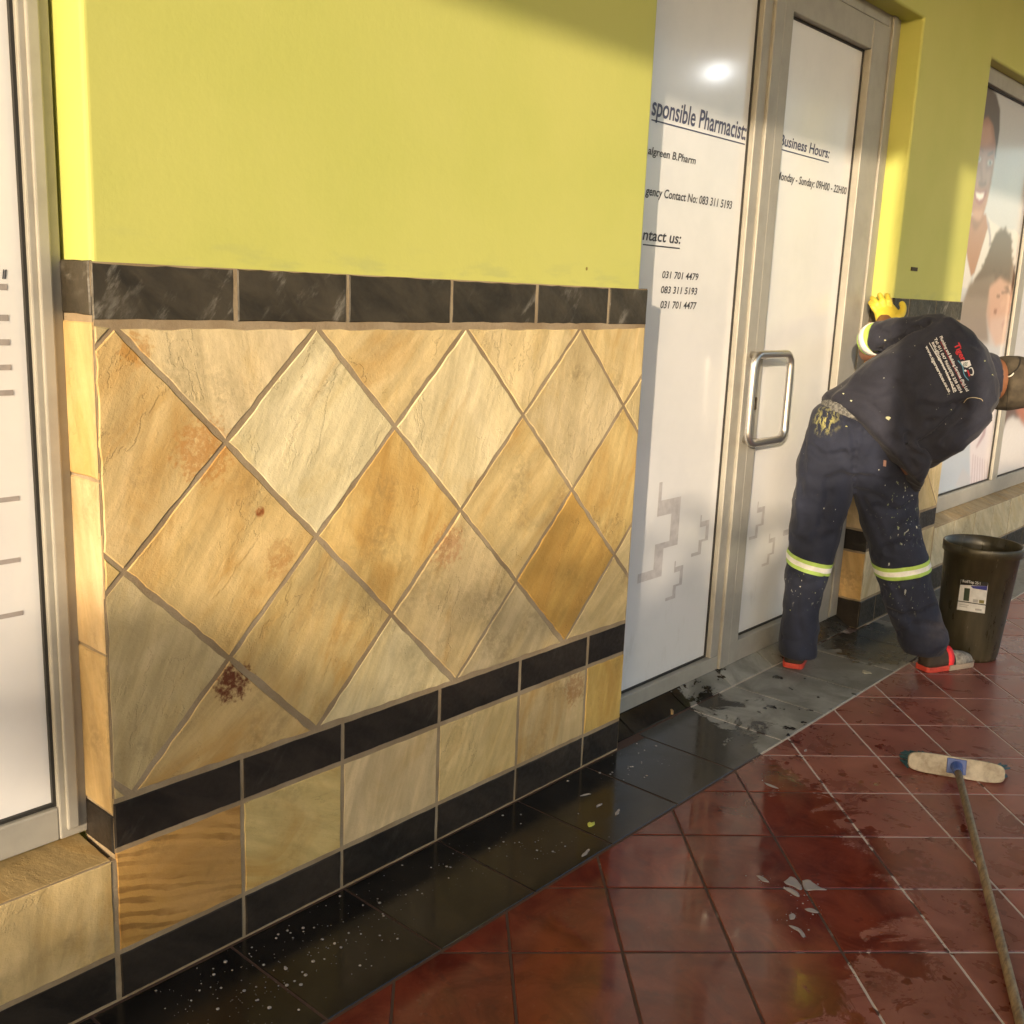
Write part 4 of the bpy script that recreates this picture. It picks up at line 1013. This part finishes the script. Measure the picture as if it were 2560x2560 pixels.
# writing on the back
k5 = lambda x, y: (2230+x*.1708, 780+y*.1708)
def back_text(txt, a, b, cap, mat, bow=0, bold=.014, name='lettering'):
    me = text_mesh(txt, 1.0, 1.0, 0, 'LEFT', 0, .028)
    xs_ = [v.co.x for v in me.vertices]; x0, x1 = min(xs_), max(xs_)
    A, Bq = Vector(a), Vector(b); d = (Bq-A); L_ = d.length; d.normalize(); up = Vector((d.y, -d.x))
    P = []
    for v in me.vertices:
        t = (v.co.x-x0)/(x1-x0); q = A+d*L_*t+up*(v.co.y/CAPH*cap - bow*4*t*(1-t)); P.append(k5(q.x, q.y))
    b_ = decal(jb, P, [tuple(p.vertices) for p in me.polygons], .003); bpy.data.meshes.remove(me)
    link(name, b_, mat, jacket)
def back_line(pts, wd, mat, name='printed_line'):
    pts = smooth_path([Vector((x, y, 0)) for x, y in pts], 5); V = []; F = []
    for i, p in enumerate(pts):
        t = (pts[min(i+1, len(pts)-1)]-pts[max(0, i-1)]).normalized(); n_ = Vector((t.y, -t.x, 0))
        for s_ in (-.5, .5): q = p+n_*wd*s_; V.append(k5(q.x, q.y))
        if i: F.append((2*i-2, 2*i-1, 2*i+1, 2*i))
    link(name, decal(jb, V, F, .0028), mat, jacket)
def back_poly(pts, mat, off=.0028, name='printed_emblem'):
    link(name, decal(jb, [k5(x, y) for x, y in pts], [tuple(range(len(pts)))], off), mat, jacket)
wp = plain('white_print', (.74, .74, .76), .7); rp = plain('red_print', (.55, .03, .04), .7); drp = plain('dark_red_line', (.22, .02, .035), .7); bp = plain('blue_print', (.12, .32, .46), .7)
back_text('www.tigerservices.co.za', (485, 505), (830, 1180), 42, wp, 6)
back_text('info@tigerservices.co.za', (580, 450), (925, 1172), 40, wp, 8)
back_text('Tel: 011 047 9660/078 238 5854', (615, 390), (1000, 1190), 38, wp, 6)
back_text('Plumbing and Building Services (Pty) Ltd', (695, 365), (1090, 1165), 40, wp, 4)
back_text('Tiger', (905, 478), (1020, 725), 78, rp, 0)
back_line([(545, 450), (660, 650), (775, 830), (840, 980), (905, 1180)], 11, wp)
back_line([(710, 430), (800, 610), (900, 800), (985, 970), (1052, 1110)], 16, drp)
back_line([(965, 710), (1030, 790), (1050, 890), (1075, 945), (1122, 1000)], 14, bp)
back_poly([(1005, 728), (1135, 705), (1160, 780), (1100, 815), (1040, 800)], wp)
for i in range(3):
    for j in range(3):
        x, y = 1046+i*22-j*3, 742+j*21-i*5; back_poly([(x, y), (x+14, y-3), (x+16, y+12), (x+2, y+15)], plain('teal_print', (.03, .10, .12), .7), .0036, 'printed_window')
back_line([(1125, 830), (1165, 815), (1190, 870), (1180, 920), (1150, 915)], 16, wp); back_line([(1105, 850), (1120, 890), (1135, 940)], 22, rp)
back_line([(1062, 848), (1075, 862), (1085, 850)], 26, wp)
th = plain('loose_thread', (.45, .38, .25), .8)
back_line([(1050, 1330), (1100, 1270), (1180, 1252), (1260, 1262), (1310, 1278), (1330, 1305)], 9, th, 'shoulder_seam')
blob = [(c_+Vector((math.cos(a)*r_, math.sin(a)*r_))) for c_, a, r_ in [(Vector((0, 0)), i*.6283, random.Random(i).uniform(.7, 1.2)) for i in range(10)]]
for (x, y, r_) in ((938, 1157, 18), (667, 1030, 8), (610, 978, 7), (915, 587, 7), (655, 1178, 8), (1400, 1096, 4)):
    d_ = decal(jb, [k1(x+p.x*r_, y+p.y*r_*.8) for p in blob], [tuple(range(10))], .003); link('paint_spot', d_, plain('dried_paint', (.55, .56, .36), .6), jacket)
# --- yellow glove with five bent fingers
yg = N('yellow_rubber_glove'); yg.set(Base_Color=yg.mix(yg.noise(yg.pos(), 20, 4), (.66, .50, .045, 1), (.74, .58, .075, 1)), Roughness=.5, Normal=yg.bump(yg.noise(yg.pos(), 60, 4), .2, .003))
bm = BM(); g6 = lambda x, y, d: at_d(*k6(x, y), d)
rings(bm, [ellring((g6(980, 960, 4.85)+g6(1330, 930, 4.85))/2, (g6(1330, 930, 4.85)-g6(980, 960, 4.85))/2, FW*.034, 20),
           ellring((g6(955, 850, 4.87)+g6(1440, 850, 4.87))/2, (g6(1440, 850, 4.87)-g6(955, 850, 4.87))/2, FW*.030, 20, .8),
           ellring((g6(930, 740, 4.89)+g6(1390, 730, 4.89))/2, (g6(1390, 730, 4.89)-g6(930, 740, 4.89))/2, FW*.026, 20, .8),
           ellring((g6(945, 640, 4.91)+g6(1275, 590, 4.91))/2, (g6(1275, 590, 4.91)-g6(945, 640, 4.91))/2, FW*.021, 20, .8)])
for pts, r_ in (([(985, 760), (915, 660), (868, 590), (850, 560)], .0112), ([(1040, 700), (985, 585), (915, 500), (885, 480)], .0120), ([(1130, 670), (1090, 540), (1045, 440), (1030, 425)], .0128), ([(1235, 660), (1210, 540), (1175, 445), (1160, 432)], .0128)):
    dd_ = [4.90, 4.885, 4.92, 4.945]; tube(bm, smooth_path([g6(x, y, d) for (x, y), d in zip(pts, dd_)], 3), [r_*1.08]*4+[r_]*3+[r_*.95, r_*.9, r_*.7], 12)
tube(bm, smooth_path([g6(1340, 860, 4.86), g6(1450, 760, 4.87), g6(1470, 650, 4.885), g6(1432, 570, 4.905)], 3), [.022, .021, .020, .018, .0165, .016, .0155, .015, .0145, .011], 12)
gm = union(bm, .0036, 2)
link('glove', gm, yg.m, man, smooth=True)
# --- cap
capm = N('brown_cap_cloth'); capm.set(Base_Color=capm.mix(capm.ramp(capm.noise(capm.pos(), 14, 5), .35, .7), (.040, .032, .022, 1), (.085, .068, .046, 1)), Roughness=.9, Normal=capm.bump(capm.noise(capm.pos(), 300, 3), .3, .003))
bm = BM(); rs_ = []
for h_c, rr in ((-.108, .099), (-.102, .110), (-.06, .117), (-.01, .113), (.03, .102), (.07, .080), (.10, .05), (.112, .02)):
    rs_.append(ellring(HC+hax*h_c+fax*(.004), fax*rr*1.04, sax*rr*.97, 32))
rings(bm, rs_); cmesh = union(bm, .006, 4); displace(cmesh, fold_fn(18, .002, hax, 1, 1)); cap_ = link('cap', cmesh, capm.m, man, smooth=True)
bm = BM(); rs_ = [[HC+hax*(-.03+.004*j)+fax*(.085+.075*math.sin(a)*t)+sax*math.cos(a)*(.092-.01*t) for t in (0, 1) for a in [math.pi*i/16 for i in range(17)]] for j in (0, 1)]
v0 = [bm.verts.new(p) for p in rs_[0]]; v1 = [bm.verts.new(p) for p in rs_[1]]
for i in range(16):
    bm.faces.new((v0[i], v0[i+1], v0[17+i+1], v0[17+i])); bm.faces.new((v1[i], v1[17+i], v1[17+i+1], v1[i+1])); bm.faces.new((v0[17+i], v0[17+i+1], v1[17+i+1], v1[17+i]))
link('cap_brim', bm, capm.m, cap_)
cb_ = bvh_of(cmesh)
def cap_line(pts, wd, mat, name):
    pts = smooth_path([Vector((x, y, 0)) for x, y in pts], 5); V = []; F = []
    for i, p in enumerate(pts):
        t = (pts[min(i+1, len(pts)-1)]-pts[max(0, i-1)]).normalized(); n_ = Vector((t.y, -t.x, 0))
        for s_ in (-.5, .5): q = p+n_*wd*s_; V.append(k5(q.x, q.y))
        if i: F.append((2*i-2, 2*i-1, 2*i+1, 2*i))
    link(name, decal(cb_, V, F, .003), mat, cap_)
dk = plain('dark_cap_gap', (.012, .01, .008), .9)
cap_line([(1810, 640), (1870, 670), (1870, 750), (1830, 830), (1760, 890), (1690, 935)], 22, dk, 'strap_opening')
cap_line([(1665, 935), (1715, 945), (1760, 920), (1780, 890)], 18, plain('white_strap', (.6, .58, .52), .6), 'strap_end')
cap_line([(1505, 700), (1560, 860), (1590, 1000), (1590, 1140), (1560, 1290), (1540, 1400)], 7, dk, 'seam'); cap_line([(1660, 960), (1690, 1100), (1690, 1260), (1670, 1440)], 7, dk, 'seam')
# --- shoes
shoe_up = N('dark_brown_shoe'); shoe_up.set(Base_Color=shoe_up.mix(shoe_up.noise(shoe_up.pos(), 40, 5), (.028, .018, .012, 1), (.06, .042, .03, 1)), Roughness=.8)
shoe_toe = N('grey_worn_toe'); shoe_toe.set(Base_Color=shoe_toe.mix(shoe_toe.ramp(shoe_toe.noise(shoe_toe.pos(), 50, 6, .7), .35, .7), (.13, .12, .11, 1), (.32, .30, .27, 1)), Roughness=.85)
sole_red = plain('red_rubber_sole', (.50, .055, .035), .6); sole_grey = plain('dirty_rubber_sole', (.30, .24, .19), .8); redtab = plain('red_elastic', (.75, .03, .04), .7)
def shoe(heel, d, L_, label, split):
    d = Vector(d).normalized(); sd_ = Vector((-d.y, d.x, 0)); heel = Vector(heel)
    prof = [(0, .60, .062), (.03, .85, .085), (.12, 1.0, .104), (.3, .97, .106), (.42, .98, .098), (.55, 1.06, .082), (.72, 1.10, .072), (.86, 1.0, .064), (.95, .78, .054), (1.0, .50, .040)]
    def ring_at(t, wv, zt, z0):
        c_ = heel+d*L_*t; wdt = .043*wv; out = []
        for i in range(16):
            a = math.pi*i/15; out.append(c_+sd_*math.cos(a)*wdt+Vector((0, 0, z0+(zt-z0)*math.sin(a)**.8)))
        return out
    def part(ps, z0, mat, name, parent):
        b = BM(); rings(b, [ring_at(t, wv, zt, z0) for t, wv, zt in ps]); bmesh.ops.recalc_face_normals(b, faces=b.faces); return link(name, b, mat, parent, smooth=True)
    up_ = part(prof[:6] if split else prof, .022, shoe_up.m, 'shoe', man)
    if split: part([(p[0], p[1]*1.01, p[2]*1.02) for p in prof[5:]], .022, shoe_toe.m, 'toe_cap', up_)
    def sole(ps, mat):
        b = BM(); rs_ = []
        for t, wv, zt in ps:
            c_ = heel+d*L_*(t*1.03-.012); wdt = .046*min(1.04, wv+.06); rs_.append([c_+sd_*wdt+Vector((0, 0, .001)), c_+sd_*wdt*1.02+Vector((0, 0, .026)), c_-sd_*wdt*1.02+Vector((0, 0, .026)), c_-sd_*wdt+Vector((0, 0, .001))])
        rings(b, rs_); bmesh.ops.recalc_face_normals(b, faces=b.faces); link('sole', b, mat, up_, bevel=.004)
    mid = [(.42, .97, 0)]
    if split: sole(prof[:4]+mid, sole_red); sole(mid+prof[4:], sole_grey)
    else: sole(prof, sole_red)
    return up_
hl = on_z(*k2(232, 1388), 0); h2 = on_z(*k2(1235, 1408), 0); h3 = on_z(*k2(1545, 1362), 0)
shoe(hl+Vector((.012, .004, 0)), (1, .34, 0), .265, 'l', False)
dr = (h3-h2); sdv = Vector((-dr.y, dr.x, 0)).normalized()
sr = shoe(h2+sdv*.03-dr.normalized()*.015, dr, max(.27, dr.length+.03), 'r', True)
bm = BM(); c_ = h2+sdv*.03+dr*.40
rings(bm, [[c_+dr.normalized()*t+sdv*(math.cos(a)*.0445)+Vector((0, 0, .02+.084*math.sin(a)**.8)) for a in [math.pi*i/15 for i in range(16)]] for t in (0, .032)])
link('elastic_gusset', bm, redtab, sr, smooth=True)

# ------------------------------------------------------------------ bucket
BC = Vector((5.05, -.535, 0))
bk = empty('plastic_bin', BC, 'dark olive plastic bin without lid, product sticker on its side, beside the shoe', 'bin')
prof = [(.0, .118), (.002, .134), (.02, .139), (.25, .152), (.50, .166), (.505, .176), (.545, .177), (.550, .173), (.547, .166), (.50, .162), (.25, .148), (.03, .135), (.028, .0)]
bm = BM(); rs_ = []
for z, r in prof[:-1]: rs_.append(ellring(BC+Vector((0, 0, z))-Vector((RT.x, RT.y, 0))*.014*(1-z/.55), Vector((r, 0, 0)), Vector((0, r, 0)), 56))
rings(bm, rs_); bmesh.ops.recalc_face_normals(bm, faces=bm.faces)
s = N('olive_black_plastic'); nz = s.noise(s.mapping(s.pos(), (1, 1, .2)), 30, 6, .65); sc_ = s.ramp(s.noise(s.mapping(s.pos(), (1, 1, .25)), 60, 4, .6), .64, .72)
s.set(Base_Color=s.mix(s.math('MULTIPLY', sc_, .6), s.mix(s.ramp(nz, .3, .7), (.028, .024, .013, 1), (.050, .042, .024, 1)), (.16, .14, .11, 1)), Roughness=s.ramp(nz, .3, .7, .26, .42))
bmesh_me = link('bin_body', bm, s.m, bk, smooth=True, bevel=0)
bkb = bvh_of(bmesh_me.data); k7 = lambda x, y: (2300+x*.207, 1300+y*.207)
def stick(pts, n_u, n_v, mat, name, parent, off):
    """four corner patch laid on the bin: pts TL TR BR BL in photo pixels"""
    V = []; F = []
    for j in range(n_v+1):
        for i in range(n_u+1):
            u, v = i/n_u, j/n_v; a = Vector(pts[0]).lerp(Vector(pts[1]), u); b = Vector(pts[3]).lerp(Vector(pts[2]), u); V.append(k7(*a.lerp(b, v)))
            if i and j: q = j*(n_u+1)+i; F.append((q, q-1, q-n_u-2, q-n_u-1))
    return link(name, decal(bkb, V, F, off), mat, parent)
blk = plain('black_sticker', (.012, .011, .010), .4); wht = plain('white_sticker', (.62, .62, .62), .4); blu = plain('blue_sticker', (.03, .035, .22), .4); grn = plain('green_bin_picture', (.035, .05, .03), .4); gry = plain('grey_small_print', (.36, .36, .36), .5); olv = plain('olive_picture', (.20, .17, .05), .5)
sti = stick([(495, 715), (825, 755), (780, 1130), (445, 1080)], 10, 10, wht, 'sticker', bk, .0012)
stick([(500, 714), (826, 754), (815, 800), (486, 782)], 10, 2, blk, 'sticker_header', sti, .0022); stick([(610, 795), (815, 800), (808, 852), (640, 826)], 6, 2, blu, 'sticker_banner', sti, .0022)
stick([(537, 820), (606, 828), (590, 980), (522, 972)], 3, 5, grn, 'bin_picture', sti, .0022); stick([(455, 972), (797, 1022), (795, 1034), (453, 982)], 8, 1, blk, 'sticker_rule', sti, .0022)
for (x, y) in ((640, 955), (715, 965)): stick([(x, y), (x+62, y+6), (x+56, y+46), (x-2, y+38)], 3, 2, olv if x > 700 else gry, 'small_picture', sti, .0022)
stick([(668, 1068), (745, 1078), (742, 1100), (664, 1090)], 3, 2, gry, 'small_print', sti, .0022); stick([(480, 1012), (590, 1028), (588, 1036), (478, 1020)], 3, 1, gry, 'small_print', sti, .0022); stick([(478, 1035), (570, 1048), (568, 1056), (476, 1043)], 3, 1, gry, 'small_print', sti, .0022)
me = text_mesh('RollTop 25 l', 1, 1, 0, 'LEFT'); xs_ = [v.co.x for v in me.vertices]; x0, x1 = min(xs_), max(xs_); P = []
for v in me.vertices:
    t = (v.co.x-x0)/(x1-x0); P.append(k7(516+t*212, 750+t*32-v.co.y/CAPH*30))
link('sticker_title', decal(bkb, P, [tuple(p.vertices) for p in me.polygons], .003), wht, sti); bpy.data.meshes.remove(me)

# ------------------------------------------------------------------ broom
c4 = lambda x, y: (1560+x*.5485, 1500+y*.5485)
e0 = on_z(*c4(1292, 776), .004); e1 = on_z(*c4(1735, 846), .004)
ax = (e1-e0).normalized(); hdv = Vector((on_z(*c4(1810, 1860), .015)-on_z(*c4(1525, 780), .04))); hdv.z = 0; hdv.normalize()
nrm = Vector((ax.y, -ax.x, 0)); nrm = nrm if nrm.dot(hdv) > 0 else -nrm        # faces along the handle, toward the viewer
br = empty('broom', (e0+e1)/2, 'broom lying on red tiles, worn pale head, blue socket, long wooden handle', 'broom')
Lh = (e1-e0).length; Hh = .072; tilt = (Vector((0, 0, 1))*.93 - nrm*.36).normalized(); fn_ = ax.cross(tilt); fn_ = fn_ if fn_.dot(nrm) > 0 else -fn_
def head_ring(off, sc):
    c_ = (e0+e1)/2+tilt*(Hh/2)+fn_*off; out = []
    for i in range(40):
        a = 2*math.pi*i/40; ca_, sa_ = math.cos(a), math.sin(a)
        out.append(c_+ax*(math.copysign(abs(ca_)**.35, ca_)*Lh/2*sc)+tilt*(math.copysign(abs(sa_)**.55, sa_)*Hh/2*(1-(1-sc)*3)))
    return out
bm = BM(); rings(bm, [head_ring(-.03, .985), head_ring(-.026, 1), head_ring(-.004, 1), head_ring(0, .985)]); bmesh.ops.recalc_face_normals(bm, faces=bm.faces)
s = N('worn_pale_plastic'); nz = s.noise(s.mapping(s.pos(), (1, 1, 1)), 28, 6, .7)
s.set(Base_Color=s.mix(s.ramp(nz, .35, .72), (.50, .44, .34, 1), (.26, .21, .15, 1)), Roughness=.6)
link('broom_head', bm, s.m, br, smooth=False)
bm = BM(); rr = random.Random(5)
for i in range(320):
    t = rr.uniform(-.5, .5); q = rr.uniform(.1, .9); o_ = (e0+e1)/2+ax*Lh*t+tilt*Hh*q-fn_*.026; d_ = (-fn_+ax*(t*.8+rr.uniform(-.1, .1))+tilt*((q-.5)*.25+rr.uniform(-.08, .08))).normalized()
    e_ = o_+d_*.06; e_.z = max(.004, e_.z); tube(bm, [o_, e_], [.0042, .003], 5)
link('bristles', bm, plain('teal_bristle', (.03, .10, .13), .7), br)
cs = (e0+e1)/2+tilt*Hh*.55
bm = BM(); b_ = [cs+ax*x_+tilt*y_ for x_, y_ in ((-.032, -.026), (.032, -.026), (.032, .026), (-.032, .026))]
rings(bm, [[p+fn_*.0005 for p in b_], [p+fn_*.007 for p in b_]])
hs = cs+fn_*.006; he = on_z(2552, 2557, .0125); hdir = (he-hs).normalized(); tube(bm, [hs, hs+hdir*.05], [.021, .0165], 16)
link('socket', bm, plain('blue_plastic_socket', (.035, .085, .32), .4), br, bevel=.002)
s = N('worn_wooden_handle'); nz = s.noise(s.mapping(s.pos(), (3, 9, 3)), 9, 6, .7)
s.set(Base_Color=s.mix(s.ramp(nz, .32, .7), (.34, .24, .13, 1), (.13, .085, .045, 1)), Roughness=.6, Normal=s.bump(nz, .25, .003))
bm = BM(); L_ = 1.42; end_ = he+hdir*.12; end_.z = .0125
tube(bm, [hs+hdir*.02, hs.lerp(he, .5), he, end_], .0125, 16); link('handle', bm, s.m, br, smooth=True)

# ------------------------------------------------------------------ small things on the floor
def flat_blob(c_, rx, ry, ang, seed, h=.003, n=22, wob=.35):
    r = random.Random(seed); bm = BM(); ph = [r.uniform(0, 6.28) for _ in range(4)]
    def P(a, sc, z):
        q = 1+wob*(math.sin(2*a+ph[0])*.5+math.sin(3*a+ph[1])*.4+math.sin(5*a+ph[2])*.25); x, y = math.cos(a)*rx*q*sc, math.sin(a)*ry*q*sc
        return Vector((c_.x+x*math.cos(ang)-y*math.sin(ang), c_.y+x*math.sin(ang)+y*math.cos(ang), c_.z+z))
    rings(bm, [[P(2*math.pi*i/n, sc, z) for i in range(n)] for sc, z in ((1, .0003), (.93, h*.7), (.7, h))]); return bm
foam_m = N('soap_foam'); foam_m.set(Base_Color=(.50, .47, .48, 1), Roughness=.4, Alpha=.5)
foam = None
bmf = BM()
def merge(dst, src):
    me = bpy.data.meshes.new('m'); src.to_mesh(me); src.free(); dst.from_mesh(me); bpy.data.meshes.remove(me)
def foam_poly(pts):
    P = [on_z(*c4(x, y), .0004) for x, y in pts]; c_ = sum(P, Vector())/len(P); m = len(P); Q = smooth_path(P+[P[0]], 4)[:-1]; b = BM()
    rings(b, [[c_+(p-c_)*sc+Vector((0, 0, z)) for p in Q] for sc, z in ((1, 0), (.85, .0012), (.5, .0018))]); merge(bmf, b)
for pts in ([(603, 1256), (625, 1258), (655, 1278), (660, 1287), (630, 1281)], [(728, 1284), (745, 1272), (760, 1260), (785, 1272), (812, 1312), (800, 1322), (770, 1305), (740, 1296)], [(812, 1278), (840, 1274), (865, 1290), (900, 1312), (925, 1322), (870, 1322), (830, 1324), (815, 1300)],
            [(722, 1312), (750, 1310), (790, 1330), (800, 1352), (775, 1345)], [(752, 1435), (768, 1428), (782, 1438), (775, 1455), (755, 1455)], [(750, 1482), (775, 1486), (805, 1500), (826, 1530), (815, 1538), (795, 1512), (765, 1496)],
            [(822, 1408), (850, 1404), (885, 1420), (880, 1428), (840, 1420)], [(638, 832), (665, 840), (705, 858), (690, 858), (655, 846)], [(820, 682), (832, 680), (832, 690), (822, 691)]):
    foam_poly(pts)
for i, (x, y, rx, ry, a) in enumerate(((1105, 1610, .022, .006, .2), (1165, 1533, .02, .006, .3), (1130, 1520, .014, .005, .1), (1105, 1500, .02, .004, -.4))):
    merge(bmf, flat_blob(on_z(x*1.325, y*1.325, .0005), rx, ry, a, 90+i, .003))
rr = random.Random(31)
for i in range(110):
    qx, qy = rr.choice(((760, 1295), (850, 1310), (630, 1270), (770, 1440), (800, 1515), (860, 1415), (780, 1340), (670, 845), (560, 560), (470, 600), (300, 700), (230, 730)))
    p = on_z(*c4(rr.gauss(qx, 34), rr.gauss(qy, 15)), .0005); r_ = .0006+.0022*rr.random()**4
    bmesh.ops.create_uvsphere(bmf, u_segments=8, v_segments=5, radius=1, matrix=Matrix.Translation(p) @ Matrix.Diagonal((r_, r_, r_*.5, 1)))
rr = random.Random(12)
for i in range(420):
    cx_, cy_ = rr.choice(((1.13, -.20, ), (1.28, -.17), (1.46, -.2), (1.44, -.12), (1.72, -.1), (1.95, -.15), (2.2, -.2), (1.2, -.13), (2.9, -.1)))
    x, y = rr.gauss(cx_, .10), rr.gauss(cy_, .07)
    if y > -.012 or y < -.40: continue
    q = rr.random(); r_ = .0008+.0042*q**5; bmesh.ops.create_uvsphere(bmf, u_segments=8, v_segments=5, radius=1, matrix=Matrix.Translation((x, y, .0005)) @ Matrix.Diagonal((r_, r_, r_*.5, 1)))
tag(link('soap_foam', bmf, foam_m.m, smooth=True), kind='stuff')
sc_ = on_z(1115*1.325, 1556*1.325, .001)
bm = flat_blob(sc_, .017, .010, .5, 5, .004, 9, .5); tag(link('paper_scrap', bm, plain('lime_paper', (.55, .60, .12), .7)), 'tiny lime yellow scrap lying on the wet black floor edge', 'scrap')
bm = flat_blob(on_z(1640+1880*.2795, 1400+1005*.2795, .001), .026, .016, .1, 6, .003, 12, .6); tag(link('paint_flake', bm, plain('pale_flake', (.42, .40, .30), .8)), 'pale paint flake on grey slate between the two shoes', 'flake')
lf = on_z(1640+140*.2795, 1400+1365*.2795, .004)
bm = flat_blob(lf, .020, .009, .8, 7, .010, 8, .6); tag(link('dry_leaf', bm, plain('dry_leaf', (.30, .20, .09), .8)), 'small curled dry leaf on dark slate near the door bottom', 'leaf')
wc = on_z(1640+520*.2795, 1400+998*.2795, .038)
bm = flat_blob(Vector((wc.x, wc.y, wc.z)), .012, .007, .2, 8, .004, 8, .5); tag(link('white_chip', bm, plain('white_chip', (.6, .6, .58), .7)), 'white paint chip on the sloping slate below the door mullion', 'chip')
